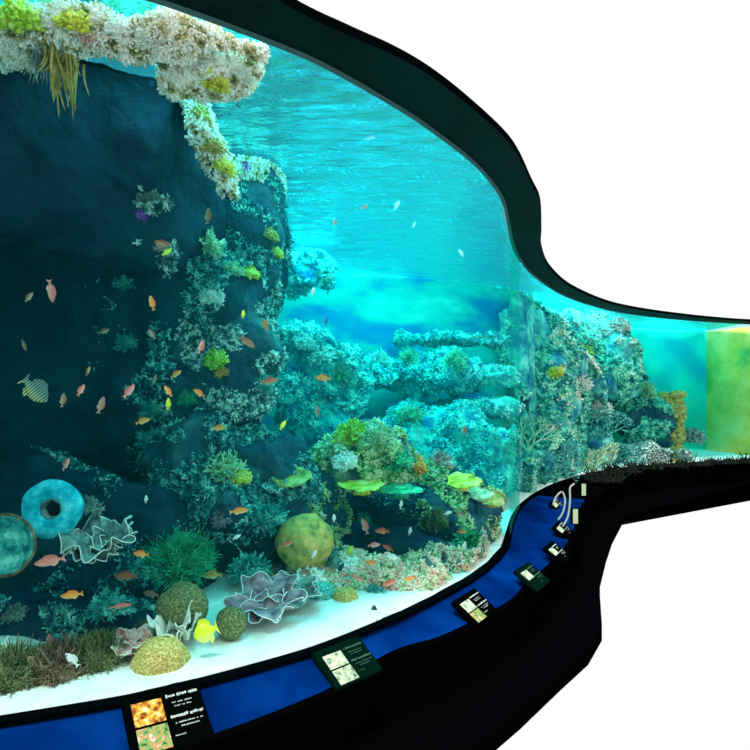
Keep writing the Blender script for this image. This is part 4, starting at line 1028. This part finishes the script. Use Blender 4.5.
def sign(p0, p1, p2, label, pics, bm='board', lines=True, z=.46, z2=.35):
    """p0,p1: pixel corners of the inner edge, p2: outer left corner, all on the rail"""
    def on(p, z=z): d = (EYE - z) * F / (p[1] - HZ); return Vector(((p[0] - 375) / F * d, d, z))
    a, b, c = on(p0), on(p1), on(p2, z2)
    x = (b - a); w = x.length; x.normalize(); y = (a - c); y -= x * y.dot(x); h = y.length; y.normalize()
    zz = x.cross(y)
    ctr = (a + b) / 2 - y * h / 2
    root = empty('species_sign', ctr)
    root.matrix_world = Matrix.Translation(ctr) @ Matrix((x, y, zz)).transposed().to_4x4() @ Matrix.Rotation(.05, 4, 'X')
    tag(root, label, 'sign', 'species signs along the rail')
    bevel_board(w, h, .03, M[bm], root)
    n = len(pics)
    for k, pm in enumerate(pics):
        y1 = h * (.30 - .40 * k * (2 / n)); y0 = y1 - h * .36
        o = mesh('photo', *box(-w * .40, -w * .02 if lines else w * .3, y0, y1, .001, .003), M[pm], root, False)
    if lines:
        parts = []; R = random.Random(int(p0[0]))
        for (yy, hh, x0, x1) in [(.27, .055, .04, .44), (.17, .022, .10, .36), (.11, .022, .12, .34), (-.06, .055, .04, .46), (-.15, .022, .08, .42), (-.21, .022, .14, .36), (-.33, .02, .04, .18)]:
            x_ = x0; lp = []
            while x_ < x1:
                ww = (.008 + R.random() * .016) * (hh / .03) ** .5
                lp.append(box(x_ * w, (x_ + ww) * w, (yy + R.uniform(0, .25) * hh) * h, (yy + hh * R.uniform(.6, 1)) * h, .001, .0025))
                x_ += ww + .008 + (R.random() < .15) * .02
            V, Fc = join([(np.array(v), f_) for v, f_ in lp])
            mesh('text_line', V, Fc, M['ink'] if bm == 'board' else M['inkg'], root, False)
    return root
sign((120, 697), (196, 679), (134, 760), 'largest black species sign with orange and green pictures at the bottom left', ['ph1', 'ph2'])
sign((312, 653), (358, 636), (334, 690), 'species sign with cream picture strip, second from the left', ['ph3', 'ph3'], 'boardg')
sign((452, 602), (474, 588), (474, 628), 'dark species sign third from the left on the rail', ['ph3', 'ph2'])
sign((514, 571), (528, 562), (540, 589), 'narrow species sign fourth along the curve of the rail', ['ph3'], 'boardg')
sign((543, 548), (552, 541), (565, 563), 'narrow species sign fifth along the rail where it turns away', ['ph3'], 'board')
sign((552, 527), (559, 520), (571, 537), 'narrow species sign sixth along the rail, under the pale reflection loops', ['ph3'], 'board')
sign((549, 503), (555, 497), (562, 511), 'small species sign farthest along the rail by the glass', ['ph3'], 'board')
# panel reflections modelled as thin pale loops, and upright slips at the end of the blue rail
M['reflm'] = mat_plain('pale_reflection', C(.35, .32, .28), .5)
def bent(pts, r, name, label, cat):
    pts = [P(*p) for p in pts]; out = []
    for i in range(len(pts) - 1):
        p0, p1, p2, p3 = pts[max(i - 1, 0)], pts[i], pts[i + 1], pts[min(i + 2, len(pts) - 1)]
        for k in range(8):
            t = k / 8
            out.append(.5 * ((2 * p1) + (p2 - p0) * t + (2 * p0 - 5 * p1 + 4 * p2 - p3) * t * t + (3 * p1 - p0 - 3 * p2 + p3) * t ** 3))
    out.append(pts[-1]); V, Fc = tube_line(out, r)
    o = mesh(name, V, Fc, M['reflm']); tag(o, label, cat); return o
bent([(558, 520, 6.5), (563, 512, 6.6), (565, 500, 6.7), (562, 492, 6.8), (556, 497, 6.7), (553, 505, 6.6)], .010, 'reflection_loop', 'thin pale looped reflection, built solid, at the far end of the blue rail', 'reflection_line')
bent([(563, 526, 6.1), (568, 516, 6.3), (570, 500, 6.4), (570, 488, 6.5), (574, 484, 6.6)], .010, 'reflection_line', 'thin pinkish reflection, built solid, beside the looped one at the rail end', 'reflection_line')
M['slip'] = mat_plain('cream_card', C(.5, .6, .35), .6)
def stand(px, py, d, w, h, label):
    root = empty('info_stand', P(px, py, d)); tag(root, label, 'sign')
    s = d / F
    mesh('board', *box(-w * s / 2, w * s / 2, -.015, .015, 0, h * s), M['board'], root, False)
    o = mesh('card', *box(-w * s * .4, -w * s * .05, -.02, -.0155, h * s * .05, h * s * .95), M['slip'], root, False)
    mesh('post', *box(-w * s * .1, w * s * .1, -.008, .008, -(P(px, py, d).z - .02), 0), M['black'], root, False)
stand(578, 524, 6.1, 14, 16, 'small upright board with cream card at the far end of the rail, nearer one')
stand(586, 496, 8.0, 12, 13, 'small upright board with cream card at the far end of the rail, farther one')
# dark spiky plants along the far ledge
M['leafdark'] = mat_mottle('dark_leaves', [C(.002, .004, .003), C(.008, .012, .008), C(.02, .022, .012)], 10, 3, 0)
for i, (px, py, w) in enumerate([(602, 480, 15), (622, 476, 16), (645, 478, 16), (668, 475, 18), (694, 473, 18), (720, 471, 16), (744, 469, 16)]):
    d = interp([(p, q) for p, q in RO if p > 580 or True], px) + .55
    d = min(d, G(px) - .3)
    R = np.random.default_rng(i + 50); n = 170; s = d / F
    c = P(px, py, d); c.z = .42
    pt = np.stack([R.uniform(-w, w, n) * s, R.uniform(-.12, .12, n), np.zeros(n)], 1)
    hgt = (EYE - (py - 11 - HZ) / F * d) - .42
    V, Fc = tubes(pt, np.stack([R.normal(0, .45, n), R.normal(0, .3, n), np.ones(n)], 1), max(.08, hgt) * (.45 + R.random(n) * .6), .022, .004, 4, 4, R.normal(0, .06, (n, 3)))
    o = mesh('spiky_plant', V, Fc, M['leafdark']); o.location = c
    where = ['where the rail turns, leftmost', 'second from the rail turn', 'under the orange yellow coral', 'under the coral tower', 'right of the coral tower', 'at the yellow green wall', 'rightmost at the frame edge'][i]
    tag(o, 'black spiky leaved plant on the far ledge, ' + where, 'plant', 'dark plants along the far ledge')

# ------------------------------------------------------------------ light
def area(name, loc, size, rot, e, col, sy=None):
    l = bpy.data.lights.new(name, 'AREA'); l.energy = e; l.color = col; l.size = size
    if sy: l.shape = 'RECTANGLE'; l.size_y = sy
    o = bpy.data.objects.new(name, l); COL.objects.link(o); o.location = loc; o.rotation_euler = rot
    return o
WARM = (1, .62, .58)
# unseen fill lights added over the tank, along the window behind the header
for nm, px, off, e in (('tank_fill', -40, .25, 35), ('tank_fill', 120, .25, 60), ('tank_fill', 230, .3, 80), ('tank_fill', 320, .35, 85), ('tank_fill', 400, .45, 90), ('tank_fill', 455, .55, 90)):
    d = G(px) + off
    area(nm, ((px - 375) / F * d, d, 3.85), .4, (0, 0, 0), e, WARM)
area('tank_fill', (.2, 6.4, 4.3), 2.6, (.25, 0, 0), 950, (.9, 1, 1), 2.0)  # this and the next four: unseen fills added to brighten one region each
area('tank_fill', (3.6, 11.6, 4.2), 2.4, (.1, 0, 0), 850, (.95, 1, 1), 2.0)
area('tank_fill', (.05, 4.75, 4.0), .5, (0, 0, 0), 140, WARM)
area('tank_fill', (-1.15, 3.75, 4.2), .8, (0, 0, 0), 170, WARM)
area('tank_fill', (7.4, 14.0, 3.9), 1.0, (0, 0, 0), 200, (1, 1, .9))
su = bpy.data.lights.new('daylight', 'SUN'); su.energy = 2.6; su.angle = .06; su.color = (1, .96, .9)
so = bpy.data.objects.new('daylight', su); COL.objects.link(so); so.rotation_euler = (math.radians(20), math.radians(-6), 0); so.location = (0, 4, 9)

w = bpy.data.worlds.new('World'); SC.world = w; w.use_nodes = True
w.node_tree.nodes['Background'].inputs[0].default_value = (1, 1, 1, 1)
w.node_tree.nodes['Background'].inputs[1].default_value = 1.0

cam = bpy.data.cameras.new('camera'); co = bpy.data.objects.new('camera', cam); COL.objects.link(co)
co.location = CAM; co.rotation_euler = (PI / 2, 0, 0)
cam.sensor_width = 36; cam.lens = F / 750 * 36; cam.shift_y = (HZ - 375) / 750; cam.clip_end = 200; cam.clip_start = .05
SC.camera = co
SC.view_settings.view_transform = 'Standard'; SC.view_settings.look = 'None'; SC.view_settings.gamma = 1
SC.view_settings.exposure = 0.0; SC.view_settings.use_curve_mapping = False
SC.cycles.max_bounces = 8; SC.cycles.transparent_max_bounces = 12; SC.cycles.diffuse_bounces = 3
SC.cycles.use_denoising = True
